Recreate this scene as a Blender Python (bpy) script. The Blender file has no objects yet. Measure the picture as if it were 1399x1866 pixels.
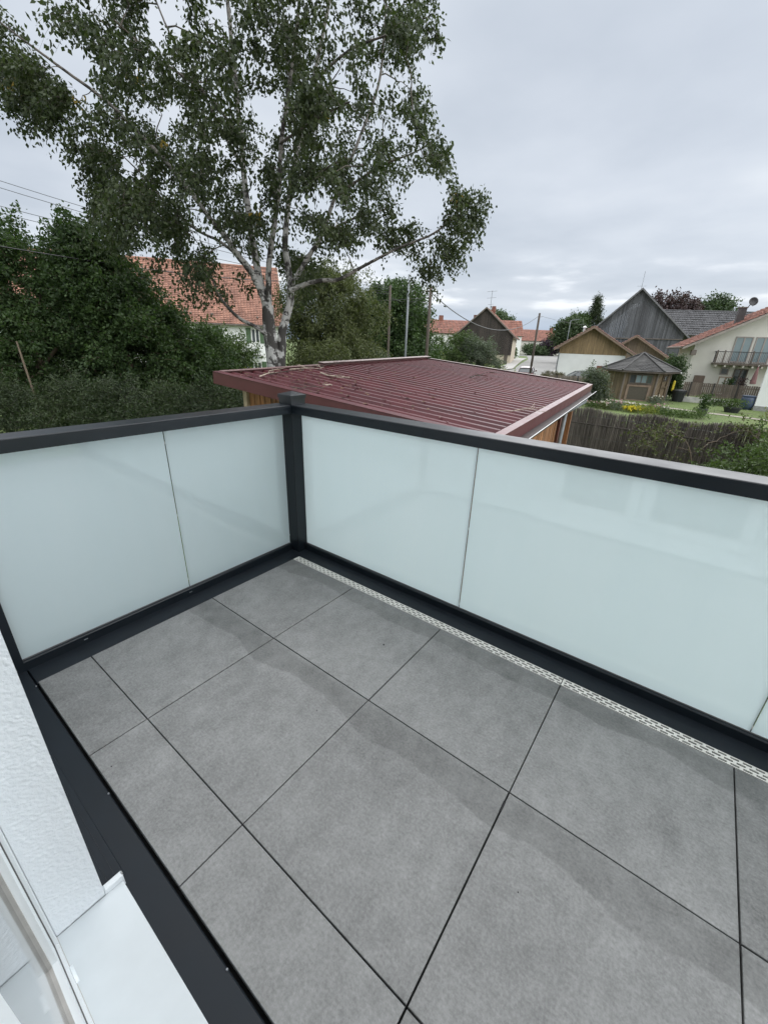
import bpy, math, random
import numpy as np
from mathutils import Vector, Matrix

# ------------------------------------------------------------------ camera, sky, sun, exposure
scene = bpy.context.scene
C = scene.collection
PI = math.pi
CX, CY, CZ = 1.5681, 1.6593, 1.3595
YAW, PITCH, ROLL = 3.779, -0.392, 0.0355
fw = Vector((math.cos(YAW)*math.cos(PITCH), math.sin(YAW)*math.cos(PITCH), math.sin(PITCH)))
rt = fw.cross(Vector((0, 0, 1))).normalized()
up = rt.cross(fw)
r2 = rt*math.cos(ROLL) + up*math.sin(ROLL)
u2 = up*math.cos(ROLL) - rt*math.sin(ROLL)
cam = bpy.data.cameras.new('camera')
camo = bpy.data.objects.new('camera', cam)
C.objects.link(camo)
camo.matrix_world = Matrix(((r2.x, u2.x, -fw.x, CX), (r2.y, u2.y, -fw.y, CY), (r2.z, u2.z, -fw.z, CZ), (0, 0, 0, 1)))
cam.sensor_fit = 'VERTICAL'
cam.sensor_height = 24.0
cam.sensor_width = 18.0
cam.lens = 747.75/1866*24.0
cam.clip_start = 0.01
cam.clip_end = 20000
scene.camera = camo

SUN_EL, SUN_AZ = math.radians(50), math.radians(125)     # azimuth measured from +x towards +y
world = bpy.data.worlds.new('World')
scene.world = world
world.use_nodes = True
nt = world.node_tree
nt.nodes.clear()
def wn(t, **k):
    n = nt.nodes.new(t)
    for a, b in k.items():
        setattr(n, a, b)
    return n
def wmath(op, a, b=None):
    n = wn('ShaderNodeMath', operation=op)
    for i, v in enumerate((a, b)):
        if v is None: continue
        if isinstance(v, (int, float)): n.inputs[i].default_value = v
        else: nt.links.new(v, n.inputs[i])
    return n.outputs[0]
out = wn('ShaderNodeOutputWorld')
sky = wn('ShaderNodeTexSky', sky_type='NISHITA', sun_disc=False)
sky.sun_elevation = SUN_EL
sky.sun_rotation = PI/2 - SUN_AZ
bg1 = wn('ShaderNodeBackground'); bg1.inputs[1].default_value = 0.04
nt.links.new(sky.outputs[0], bg1.inputs[0])
tc = wn('ShaderNodeTexCoord')
sep = wn('ShaderNodeSeparateXYZ'); nt.links.new(tc.outputs['Generated'], sep.inputs[0])
zc = wmath('MAXIMUM', sep.outputs[2], 0.0)
den = wmath('ADD', zc, 0.09)
px = wmath('DIVIDE', sep.outputs[0], den)
py = wmath('DIVIDE', sep.outputs[1], den)
comb = wn('ShaderNodeCombineXYZ')
nt.links.new(px, comb.inputs[0]); nt.links.new(py, comb.inputs[1])
n1 = wn('ShaderNodeTexNoise'); n1.inputs['Scale'].default_value = 0.85; n1.inputs['Detail'].default_value = 6; n1.inputs['Roughness'].default_value = 0.48
n2 = wn('ShaderNodeTexNoise'); n2.inputs['Scale'].default_value = 0.33; n2.inputs['Detail'].default_value = 3; n2.inputs['Roughness'].default_value = 0.5
nt.links.new(comb.outputs[0], n1.inputs['Vector']); nt.links.new(comb.outputs[0], n2.inputs['Vector'])
nmix = wmath('ADD', wmath('MULTIPLY', n1.outputs[0], 0.55), wmath('MULTIPLY', n2.outputs[0], 0.45))
ramp = wn('ShaderNodeValToRGB')
cr = ramp.color_ramp
cr.elements[0].position = 0.33; cr.elements[0].color = (0.47, 0.525, 0.60, 1)
cr.elements[1].position = 0.67; cr.elements[1].color = (0.80, 0.835, 0.88, 1)
e = cr.elements.new(0.5); e.color = (0.625, 0.675, 0.745, 1)
nt.links.new(nmix, ramp.inputs[0])
# thin bright breaks in the low cloud deck, a band that goes right round the horizon
mr = wn('ShaderNodeMapRange', interpolation_type='SMOOTHSTEP'); nt.links.new(n1.outputs[0], mr.inputs[0])
mr.inputs[1].default_value = 0.53; mr.inputs[2].default_value = 0.66
eb = wn('ShaderNodeMapRange', interpolation_type='SMOOTHSTEP'); nt.links.new(zc, eb.inputs[0])
eb.inputs[1].default_value = 0.20; eb.inputs[2].default_value = 0.09
eb2 = wn('ShaderNodeMapRange', interpolation_type='SMOOTHSTEP'); nt.links.new(zc, eb2.inputs[0])
eb2.inputs[1].default_value = 0.035; eb2.inputs[2].default_value = 0.08
br = wmath('MULTIPLY', wmath('MULTIPLY', mr.outputs[0], eb.outputs[0]), eb2.outputs[0])
mixb = wn('ShaderNodeMix', data_type='RGBA'); nt.links.new(br, mixb.inputs[0])
nt.links.new(ramp.outputs[0], mixb.inputs[6]); mixb.inputs[7].default_value = (0.92, 0.95, 1.0, 1)
# blue strip of clear air under the deck
lo = wn('ShaderNodeMapRange', interpolation_type='SMOOTHSTEP'); nt.links.new(zc, lo.inputs[0])
lo.inputs[1].default_value = 0.085; lo.inputs[2].default_value = 0.03
mixl = wn('ShaderNodeMix', data_type='RGBA'); nt.links.new(wmath('MULTIPLY', lo.outputs[0], 0.85), mixl.inputs[0])
nt.links.new(mixb.outputs[2], mixl.inputs[6]); mixl.inputs[7].default_value = (0.40, 0.49, 0.63, 1)
bg2 = wn('ShaderNodeBackground'); bg2.inputs[1].default_value = 0.283
nt.links.new(mixl.outputs[2], bg2.inputs[0])
msh = wn('ShaderNodeMixShader'); msh.inputs[0].default_value = 0.95
nt.links.new(bg1.outputs[0], msh.inputs[1]); nt.links.new(bg2.outputs[0], msh.inputs[2])
nt.links.new(msh.outputs[0], out.inputs[0])

sun = bpy.data.lights.new('sun', 'SUN')
sun.energy = 1.5
sun.angle = math.radians(150)
sun.color = (1.0, 0.995, 0.985)
suno = bpy.data.objects.new('sun', sun)
C.objects.link(suno)
sd = Vector((math.cos(SUN_EL)*math.cos(SUN_AZ), math.cos(SUN_EL)*math.sin(SUN_AZ), math.sin(SUN_EL)))
suno.rotation_euler = sd.to_track_quat('Z', 'Y').to_euler()

scene.cycles.diffuse_bounces = 7
vs = scene.view_settings
vs.view_transform = 'Standard'
vs.look = 'None'
vs.exposure = 2.0
vs.gamma = 1.0
vs.use_curve_mapping = False

# ------------------------------------------------------------------ helpers
rnd = random.Random(7)
class MB:
    def __init__(s): s.v = []; s.f = []
    def add(s, vs_, fs):
        o = len(s.v); s.v += [tuple(p) for p in vs_]; s.f += [tuple(i+o for i in f) for f in fs]; return s
    def box(s, x0, x1, y0, y1, z0, z1, T=None):
        p = [(x0,y0,z0),(x1,y0,z0),(x1,y1,z0),(x0,y1,z0),(x0,y0,z1),(x1,y0,z1),(x1,y1,z1),(x0,y1,z1)]
        if T: p = [T(*q) for q in p]
        return s.add(p, [(0,3,2,1),(4,5,6,7),(0,1,5,4),(1,2,6,5),(2,3,7,6),(3,0,4,7)])
    def bbox(s, x0, x1, y0, y1, z0, z1, c=0.002, T=None):
        # box with chamfered top and vertical edges
        def ring(i, z): return [(x0+i,y0+i,z),(x1-i,y0+i,z),(x1-i,y1-i,z),(x0+i,y1-i,z)]
        p = ring(0, z0)+ring(0, z1-c)+ring(c, z1)
        if T: p = [T(*q) for q in p]
        f = [(3,2,1,0),(8,9,10,11)]
        for k in (0, 4):
            for i in range(4):
                j = (i+1) % 4
                f.append((k+i, k+j, k+4+j, k+4+i))
        return s.add(p, f)
    def poly(s, pts, d):
        # polygon pts (3d) extruded by vector d
        n = len(pts); d = Vector(d)
        a = [Vector(p) for p in pts]; b = [p+d for p in a]
        return s.add(a+b, [tuple(range(n))[::-1], tuple(range(n, 2*n))]+[(i, (i+1) % n, n+(i+1) % n, n+i) for i in range(n)])
    def tube(s, pts, rs, n=6, cap=True):
        pts = [Vector(p) for p in pts]
        if not hasattr(rs, '__len__'): rs = [rs]*len(pts)
        vv = []; ff = []
        ref = Vector((0.31, 0.17, 0.93)).normalized()
        for i, p in enumerate(pts):
            t = (pts[min(i+1, len(pts)-1)]-pts[max(i-1, 0)])
            if t.length < 1e-9: t = Vector((0, 0, 1))
            t.normalize()
            a = t.cross(ref)
            if a.length < 0.05: a = t.cross(Vector((1, 0, 0)))
            a.normalize(); b = t.cross(a)
            for k in range(n):
                q = 2*PI*k/n
                vv.append(p+(a*math.cos(q)+b*math.sin(q))*rs[i])
        for i in range(len(pts)-1):
            for k in range(n):
                j = (k+1) % n
                ff.append((i*n+k, i*n+j, (i+1)*n+j, (i+1)*n+k))
        if cap:
            ff.append(tuple(range(n))[::-1]); ff.append(tuple(range((len(pts)-1)*n, len(pts)*n)))
        return s.add(vv, ff)
    def lathe(s, prof, c, n=16, T=None):
        # prof: (r, z) list about vertical axis at c
        vv = []; ff = []
        for r, z in prof:
            for k in range(n):
                q = 2*PI*k/n
                vv.append((c[0]+r*math.cos(q), c[1]+r*math.sin(q), c[2]+z))
        if T: vv = [T(*q) for q in vv]
        for i in range(len(prof)-1):
            for k in range(n):
                j = (k+1) % n
                ff.append((i*n+k, i*n+j, (i+1)*n+j, (i+1)*n+k))
        ff.append(tuple(range(n))[::-1]); ff.append(tuple(range((len(prof)-1)*n, len(prof)*n)))
        return s.add(vv, ff)
    def build(s, name, m, parent=None, smooth=False, origin=None):
        me = bpy.data.meshes.new(name)
        v = s.v
        if origin is not None: v = [(p[0]-origin[0], p[1]-origin[1], p[2]-origin[2]) for p in v]
        me.from_pydata(v, [], s.f); me.update()
        if smooth: me.polygons.foreach_set('use_smooth', [True]*len(me.polygons))
        return link(name, me, m, parent, origin)
WORLD = {}
def link(name, me, m, parent=None, loc=None):
    o = bpy.data.objects.new(name, me)
    if m is not None and len(me.materials) == 0: me.materials.append(m)
    C.objects.link(o)
    WORLD[o.name] = Matrix.Translation(Vector(loc)) if loc is not None else Matrix.Identity(4)
    if parent is not None:
        o.parent = parent
        o.matrix_parent_inverse = WORLD[parent.name].inverted()
    if loc is not None: o.location = loc
    return o
def tag(o, label, cat, group=None):
    o['label'] = label; o['category'] = cat
    if group: o['group'] = group
    return o
def struct(o): o['kind'] = 'structure'; return o
def stuff(o): o['kind'] = 'stuff'; return o
def thing(name, label, cat, loc=(0, 0, 0), group=None):
    o = bpy.data.objects.new(name, None); C.objects.link(o); o.location = loc; o.empty_display_size = 0.2
    WORLD[o.name] = Matrix.Translation(Vector(loc))
    return tag(o, label, cat, group)

# ------------------------------------------------------------------ materials
MATS = {}
class NB:
    def __init__(s, m): s.t = m.node_tree; s.m = m
    def n(s, t, **k):
        n = s.t.nodes.new(t)
        for a, b in k.items(): setattr(n, a, b)
        return n
    def l(s, a, b): s.t.links.new(a, b)
    def math(s, op, a, b=None, c=None):
        n = s.n('ShaderNodeMath', operation=op)
        for i, v in enumerate((a, b, c)):
            if v is None: continue
            if isinstance(v, (int, float)): n.inputs[i].default_value = v
            else: s.l(v, n.inputs[i])
        return n.outputs[0]
    def noise(s, vec, scale, detail=3, rough=0.5):
        n = s.n('ShaderNodeTexNoise'); n.inputs['Scale'].default_value = scale
        n.inputs['Detail'].default_value = detail; n.inputs['Roughness'].default_value = rough
        s.l(vec, n.inputs['Vector']); return n.outputs[0]
    def mapr(s, v, a, b, c=0.0, d=1.0, smooth=False):
        n = s.n('ShaderNodeMapRange', interpolation_type='SMOOTHSTEP' if smooth else 'LINEAR')
        s.l(v, n.inputs[0])
        for i, x in enumerate((a, b, c, d)): n.inputs[i+1].default_value = x
        return n.outputs[0]
    def mix(s, f, a, b, mode='MIX'):
        n = s.n('ShaderNodeMix', data_type='RGBA', blend_type=mode)
        if isinstance(f, (int, float)): n.inputs[0].default_value = f
        else: s.l(f, n.inputs[0])
        for i, v in ((6, a), (7, b)):
            if isinstance(v, tuple): n.inputs[i].default_value = (v+(1,))[:4]
            else: s.l(v, n.inputs[i])
        return n.outputs[2]
    def scalev(s, vec, sc):
        n = s.n('ShaderNodeVectorMath', operation='MULTIPLY'); s.l(vec, n.inputs[0]); n.inputs[1].default_value = sc
        return n.outputs[0]
def newmat(name):
    m = bpy.data.materials.new(name); m.use_nodes = True
    b = NB(m); p = m.node_tree.nodes['Principled BSDF']
    return m, b, p
def M(name, col, rough=0.6, var=0.15, scale=4.0, bump=0.0, bscale=60.0, metal=0.0, spec=0.5, st=(1, 1, 1), rnd_=0.0, col2=None, detail=4, isl=False, coat=0.0):
    if name in MATS: return MATS[name]
    m, b, p = newmat(name)
    geo = b.n('ShaderNodeNewGeometry')
    vec = b.scalev(geo.outputs['Position'], st)
    n = b.noise(vec, scale, detail, 0.55)
    f = b.mapr(n, 0.3, 0.7)
    lo_ = tuple(c*(1-var) for c in col); hi = tuple(min(1, c*(1+var)) for c in col) if col2 is None else col2
    c = b.mix(f, lo_, hi)
    if rnd_:
        if isl: rv = geo.outputs['Random Per Island']
        else: rv = b.n('ShaderNodeObjectInfo').outputs['Random']
        k = b.mapr(rv, 0, 1, 1-rnd_, 1+rnd_)
        hs = b.n('ShaderNodeHueSaturation'); b.l(k, hs.inputs['Value']); b.l(c, hs.inputs['Color']); c = hs.outputs[0]
    b.l(c, p.inputs['Base Color'])
    rr = b.mapr(n, 0.3, 0.7, max(0, rough-0.06), min(1, rough+0.06)); b.l(rr, p.inputs['Roughness'])
    p.inputs['Metallic'].default_value = metal
    p.inputs['Specular IOR Level'].default_value = spec
    if coat: p.inputs['Coat Weight'].default_value = coat
    if bump:
        bn = b.noise(vec, bscale, 3, 0.6)
        bp = b.n('ShaderNodeBump'); bp.inputs['Strength'].default_value = bump; bp.inputs['Distance'].default_value = 1.0/bscale
        b.l(bn, bp.inputs['Height']); b.l(bp.outputs[0], p.inputs['Normal'])
    MATS[name] = m
    return m
def leafmat(name, col, col2, trans=0.3, rough=0.55):
    if name in MATS: return MATS[name]
    m, b, p = newmat(name)
    geo = b.n('ShaderNodeNewGeometry')
    n = b.noise(geo.outputs['Position'], 0.9, 2)
    f = b.math('ADD', b.math('MULTIPLY', geo.outputs['Random Per Island'], 0.65), b.math('MULTIPLY', b.mapr(n, 0.3, 0.7), 0.35))
    c = b.mix(f, col, col2)
    b.l(c, p.inputs['Base Color']); p.inputs['Roughness'].default_value = rough
    p.inputs['Specular IOR Level'].default_value = 0.35
    tr = b.n('ShaderNodeBsdfTranslucent'); b.l(b.mix(1.0, c, (1.1, 1.25, 0.6), 'MULTIPLY'), tr.inputs['Color'])
    ms = b.n('ShaderNodeMixShader'); ms.inputs[0].default_value = trans
    b.l(p.outputs[0], ms.inputs[1]); b.l(tr.outputs[0], ms.inputs[2])
    b.l(ms.outputs[0], m.node_tree.nodes['Material Output'].inputs[0])
    MATS[name] = m
    return m

# --- stone-look porcelain tile; 'damp' rows keep a drying water mark along their lower edge
def tilemat(name, damp, width):
    m, b, p = newmat(name)
    geo = b.n('ShaderNodeNewGeometry'); pos = geo.outputs['Position']
    big = b.noise(pos, 3.4, 5, 0.62); mid = b.noise(pos, 16, 5, 0.65); fine = b.noise(pos, 120, 4, 0.75)
    st = b.scalev(pos, (40, 14, 1)); streak = b.noise(st, 3.5, 4, 0.7)
    f = b.math('ADD', b.math('MULTIPLY', b.mapr(big, .3, .7), .26), b.math('MULTIPLY', b.mapr(mid, .3, .7), .26))
    f = b.math('ADD', f, b.math('MULTIPLY', b.mapr(fine, .36, .64), .30))
    f = b.math('ADD', f, b.math('MULTIPLY', b.mapr(streak, .36, .64), .18))
    rv = b.n('ShaderNodeObjectInfo').outputs['Random']
    f = b.math('ADD', f, b.mapr(rv, 0, 1, -0.10, 0.10))
    f = b.math('ADD', f, b.mapr(b.noise(b.scalev(pos, (1.0, 1.6, 1.0)), 7.0, 6, 0.7), .3, .7, -0.07, 0.07))
    c = b.mix(f, (0.078, 0.079, 0.077), (0.306, 0.308, 0.304))
    # scattered dark specks and pale grains
    vo = b.n('ShaderNodeTexVoronoi'); vo.inputs['Scale'].default_value = 55; b.l(pos, vo.inputs['Vector'])
    sp = b.mapr(vo.outputs['Distance'], 0.03, 0.06, 1, 0)
    sel = b.math('GREATER_THAN', b.noise(pos, 21, 1), 0.64)
    c = b.mix(b.math('MULTIPLY', b.math('MULTIPLY', sp, sel), 0.5), c, (0.42, 0.43, 0.43))
    rough = 0.52
    ro = b.mapr(mid, .3, .7, 0.44, 0.60)
    if damp:
        tc_ = b.n('ShaderNodeTexCoord'); sx = b.n('ShaderNodeSeparateXYZ'); b.l(tc_.outputs['Object'], sx.inputs[0])
        edge = b.noise(b.scalev(pos, (0.6, 1.0, 0)), 2.3, 1, 0.4)
        edge2 = b.noise(b.scalev(pos, (0.3, 1.0, 0)), 17, 3, 0.6)
        w = b.math('ADD', b.mapr(edge, .3, .7, width*0.72, width*1.28), b.mapr(edge2, .3, .7, -0.006, 0.006))
        d = b.math('SUBTRACT', w, sx.outputs[0])
        mask = b.mapr(d, -0.003, 0.006, 0, 1, True)
        wear = b.mapr(b.noise(pos, 9, 4, .6), .35, .65, .45, 1.0)
        rim = b.mapr(sx.outputs[0], 0.012, 0.022, 0.55, 1, True)
        mk = b.math('MULTIPLY', b.math('MULTIPLY', mask, wear), rim)
        c = b.mix(mk, c, b.mix(1.0, c, (0.66, 0.665, 0.66), 'MULTIPLY'))
        # fine dirt tide lines near the limit of the water
        tl = b.noise(b.scalev(pos, (30, 11, 0)), 2.2, 5, 0.75)
        ln = b.mapr(b.math('ABSOLUTE', b.math('SUBTRACT', tl, 0.5)), 0.0, 0.016, 1, 0)
        zone = b.math('MULTIPLY', b.mapr(b.math('ABSOLUTE', b.math('SUBTRACT', d, 0.03)), 0.0, 0.03, 1, 0), b.mapr(b.noise(pos, 3.0, 1), .5, .6, 0, 1))
        c = b.mix(b.math('MULTIPLY', b.math('MULTIPLY', ln, zone), 0.8), c, (0.075, 0.075, 0.072))
        ro = b.math('SUBTRACT', ro, b.math('MULTIPLY', mk, 0.16))
    b.l(c, p.inputs['Base Color']); b.l(ro, p.inputs['Roughness'])
    p.inputs['Specular IOR Level'].default_value = 0.45
    bp = b.n('ShaderNodeBump'); bp.inputs['Strength'].default_value = 0.22; bp.inputs['Distance'].default_value = 0.002
    b.l(b.math('ADD', b.math('MULTIPLY', fine, .6), mid), bp.inputs['Height']); b.l(bp.outputs[0], p.inputs['Normal'])
    return m
TILE_A = tilemat('tile_with_wide_damp_mark', True, 0.105)
TILE_B = tilemat('tile_with_damp_mark', True, 0.128)
TILE_C = tilemat('tile_dry', False, 0)

ANTH = M('anthracite_powder_coat', (0.006, 0.0095, 0.0135), 0.36, 0.06, 6, spec=0.4)
ANTHSHEET = M('anthracite_sheet', (0.010, 0.014, 0.019), 0.48, 0.14, 9, spec=0.28)
BLACK = M('black_gap', (0.008, 0.008, 0.009), 0.8, 0.2, 30)
STEEL = M('screw_steel', (0.55, 0.55, 0.54), 0.3, 0.1, 50, metal=1.0)
GRATE = M('pale_drain_grate', (0.66, 0.65, 0.61), 0.42, 0.08, 12, 0.03, 300)
PVC = M('white_window_plastic', (0.70, 0.74, 0.76), 0.32, 0.03, 3)
GASKET = M('grey_gasket', (0.10, 0.10, 0.10), 0.6, 0.1, 30)
GASKETL = M('pale_gasket', (0.42, 0.41, 0.39), 0.6, 0.1, 30)
SILLW = M('white_coated_sill', (0.56, 0.60, 0.62), 0.35, 0.05, 8, 0.05, 900)
def plaster():
    m, b, p = newmat('white_scraped_plaster')
    geo = b.n('ShaderNodeNewGeometry'); pos = geo.outputs['Position']
    n = b.noise(pos, 330, 3, .6); n2 = b.noise(pos, 900, 2, .6)
    b.l(b.mix(b.noise(pos, 5, 3), (0.66, 0.70, 0.73), (0.74, 0.775, 0.80)), p.inputs['Base Color']); p.inputs['Roughness'].default_value = 0.8
    bp = b.n('ShaderNodeBump'); bp.inputs['Strength'].default_value = 0.5; bp.inputs['Distance'].default_value = 0.0025
    b.l(b.math('ADD', n, b.math('MULTIPLY', n2, .4)), bp.inputs['Height']); b.l(bp.outputs[0], p.inputs['Normal'])
    return m
PLASTER = plaster()
def milk():
    m, b, p = newmat('milky_laminated_glass')
    geo = b.n('ShaderNodeNewGeometry'); pos = geo.outputs['Position']
    g = b.noise(pos, 420, 2, .6); g2 = b.noise(b.scalev(pos, (3.0, 3.0, .5)), 1.6, 5, .6)
    f = b.math('ADD', b.math('MULTIPLY', b.mapr(g, .3, .7), .35), b.math('MULTIPLY', b.mapr(g2, .3, .7), .65))
    c = b.mix(f, (0.745, 0.865, 0.900), (0.785, 0.890, 0.922))
    d = b.n('ShaderNodeBsdfDiffuse'); b.l(c, d.inputs['Color'])
    t = b.n('ShaderNodeBsdfTranslucent'); b.l(c, t.inputs['Color'])
    mx = b.n('ShaderNodeMixShader'); mx.inputs[0].default_value = 0.58
    b.l(d.outputs[0], mx.inputs[1]); b.l(t.outputs[0], mx.inputs[2])
    gl = b.n('ShaderNodeBsdfGlossy'); gl.inputs['Roughness'].default_value = 0.02; gl.inputs['Color'].default_value = (1, 1, 1, 1)
    fr = b.n('ShaderNodeFresnel'); fr.inputs[0].default_value = 1.75
    m2 = b.n('ShaderNodeMixShader'); b.l(fr.outputs[0], m2.inputs[0])
    b.l(mx.outputs[0], m2.inputs[1]); b.l(gl.outputs[0], m2.inputs[2])
    b.l(m2.outputs[0], m.node_tree.nodes['Material Output'].inputs[0])
    return m
MILK = milk()
def clearbody():
    m, b, p = newmat('clear_glass_body')
    t = b.n('ShaderNodeBsdfTransparent'); t.inputs[0].default_value = (0.95, 0.985, 0.985, 1)
    gl = b.n('ShaderNodeBsdfGlossy'); gl.inputs['Roughness'].default_value = 0.02
    fr = b.n('ShaderNodeFresnel'); fr.inputs[0].default_value = 1.3
    mx = b.n('ShaderNodeMixShader'); b.l(fr.outputs[0], mx.inputs[0]); b.l(t.outputs[0], mx.inputs[1]); b.l(gl.outputs[0], mx.inputs[2])
    b.l(mx.outputs[0], m.node_tree.nodes['Material Output'].inputs[0])
    return m
CLEARBODY = clearbody()
def clearglass(name, tint):
    m, b, p = newmat(name)
    p.inputs['Base Color'].default_value = tint+(1,); p.inputs['Roughness'].default_value = 0.06
    p.inputs['Specular IOR Level'].default_value = 0.8
    geo = b.n('ShaderNodeNewGeometry')
    b.l(b.mapr(b.noise(geo.outputs['Position'], 1.5, 2), .3, .7, 0.03, 0.1), p.inputs['Roughness'])
    return m
PANE = clearglass('dark_window_pane', (0.05, 0.06, 0.065))
PANEBLUE = clearglass('curtained_window_pane', (0.20, 0.26, 0.28))
DOORPANE = clearglass('door_pane', (0.06, 0.07, 0.07))

REDMETAL = M('brown_red_roof_metal', (0.076, 0.017, 0.021), 0.50, 0.34, 1.4, 0.04, 90, st=(3, 1, 1), spec=0.35, detail=7)
REDFASCIA = M('brown_red_fascia', (0.088, 0.026, 0.028), 0.42, 0.12, 4)
REDPALE = M('weathered_red_flashing', (0.125, 0.060, 0.063), 0.40, 0.18, 9)
PALEEDGE = M('pale_roof_edge', (0.26, 0.20, 0.19), 0.5, 0.12, 6)
LARCH = M('orange_larch_plank', (0.25, 0.112, 0.040), 0.62, 0.4, 3.0, 0.25, 40, st=(9, 9, 0.6), rnd_=0.3)
DARKWOOD = M('dark_red_wood_door', (0.10, 0.032, 0.022), 0.6, 0.3, 4, 0.15, 40, st=(6, 6, .6))
ZINC = M('grey_zinc', (0.20, 0.215, 0.23), 0.45, 0.2, 8, metal=0.3)
CONC = M('grey_concrete', (0.27, 0.27, 0.26), 0.8, 0.2, 8, 0.2, 60)
TWIG = M('dry_twig_bark', (0.30, 0.25, 0.20), 0.8, 0.4, 20, 0.3, 80)
BARKDK = M('dark_bark', (0.045, 0.038, 0.030), 0.85, 0.4, 9, 0.5, 30, st=(1, 1, .35))
BARKLT = M('tan_bark', (0.13, 0.10, 0.07), 0.8, 0.35, 9, 0.4, 30, st=(1, 1, .35))
def birchbark():
    m, b, p = newmat('birch_bark')
    geo = b.n('ShaderNodeNewGeometry'); pos = geo.outputs['Position']
    v1 = b.scalev(pos, (5, 5, 16)); lent = b.noise(v1, 1.0, 3, .55)
    big = b.noise(b.scalev(pos, (2.6, 2.6, 1.9)), 1.9, 4, .6)
    sz = b.n('ShaderNodeSeparateXYZ'); b.l(pos, sz.inputs[0])
    low = b.mapr(sz.outputs[2], 0.2, 4.2, 0.44, 0.57)
    fis = b.mapr(b.math('SUBTRACT', big, low), -0.03, 0.05)
    le = b.mapr(lent, .56, .62)
    dark = b.math('MAXIMUM', fis, b.math('MULTIPLY', le, .9))
    wht = b.mix(b.noise(pos, 7, 3), (0.27, 0.265, 0.255), (0.48, 0.475, 0.46))
    # thin boughs and twigs are brown-grey, only thick wood is white
    att = b.n('ShaderNodeAttribute'); att.attribute_name = 'thick'
    wht = b.mix(att.outputs['Fac'], (0.10, 0.085, 0.070), wht)
    c = b.mix(dark, wht, (0.030, 0.027, 0.024))
    b.l(c, p.inputs['Base Color']); p.inputs['Roughness'].default_value = 0.75
    bp = b.n('ShaderNodeBump'); bp.inputs['Strength'].default_value = 0.6; bp.inputs['Distance'].default_value = 0.03
    b.l(b.math('SUBTRACT', 1.0, dark), bp.inputs['Height']); b.l(bp.outputs[0], p.inputs['Normal'])
    return m
BIRCH = birchbark()

LF_BIRCH = leafmat('birch_leaf', (0.016, 0.028, 0.014), (0.066, 0.088, 0.033), 0.32)
LF_BIRCHY = leafmat('birch_leaf_yellowed', (0.22, 0.16, 0.03), (0.35, 0.25, 0.05), 0.3)
LF_DARK = leafmat('dark_leaf', (0.018, 0.038, 0.015), (0.074, 0.122, 0.038), 0.30)
LF_MID = leafmat('mid_green_leaf', (0.034, 0.060, 0.020), (0.090, 0.135, 0.040), 0.28)
LF_OLIVE = leafmat('olive_leaf', (0.042, 0.058, 0.020), (0.105, 0.120, 0.042), 0.28)
LF_GREY = leafmat('grey_green_leaf', (0.060, 0.078, 0.055), (0.125, 0.150, 0.105), 0.25)
LF_YELLOWG = leafmat('yellow_green_leaf', (0.085, 0.110, 0.022), (0.20, 0.22, 0.045), 0.3)
LF_CON = leafmat('spruce_needle', (0.011, 0.022, 0.010), (0.055, 0.080, 0.028), 0.15)
LF_FARGREEN = leafmat('far_tree_leaf', (0.036, 0.062, 0.030), (0.085, 0.125, 0.055), 0.2)
LF_COPPER = leafmat('copper_beech_leaf', (0.030, 0.018, 0.020), (0.075, 0.045, 0.045), 0.2)
LF_PURPLE = leafmat('purple_shrub_leaf', (0.022, 0.014, 0.026), (0.05, 0.03, 0.05), 0.2)
PETAL_Y = leafmat('yellow_petal', (0.55, 0.42, 0.02), (0.75, 0.62, 0.06), 0.2)
PETAL_W = leafmat('white_petal', (0.6, 0.55, 0.55), (0.8, 0.76, 0.76), 0.2)
PETAL_P = leafmat('pink_petal', (0.4, 0.22, 0.28), (0.62, 0.42, 0.46), 0.2)

# ------------------------------------------------------------------ site frame: s to the right, h away from the terrace
F2 = Vector((math.cos(YAW), math.sin(YAW), 0)); R2 = Vector((F2.y, -F2.x, 0))
def V(s, h, z=0.0): return Vector((CX, CY, 0)) + R2*s + F2*h + Vector((0, 0, z))
GZ = -2.2
def gz(x): return GZ + 0.0082*max(0.0, min(-x, 420)-45)
def gs(s, h): return gz(V(s, h).x)
def frame(s, h, deg):
    a = math.radians(deg)
    u = R2*math.cos(a)-F2*math.sin(a); w = R2*math.sin(a)+F2*math.cos(a); O = V(s, h)
    return lambda x, y, z: O + u*x + w*y + Vector((0, 0, z))

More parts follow.
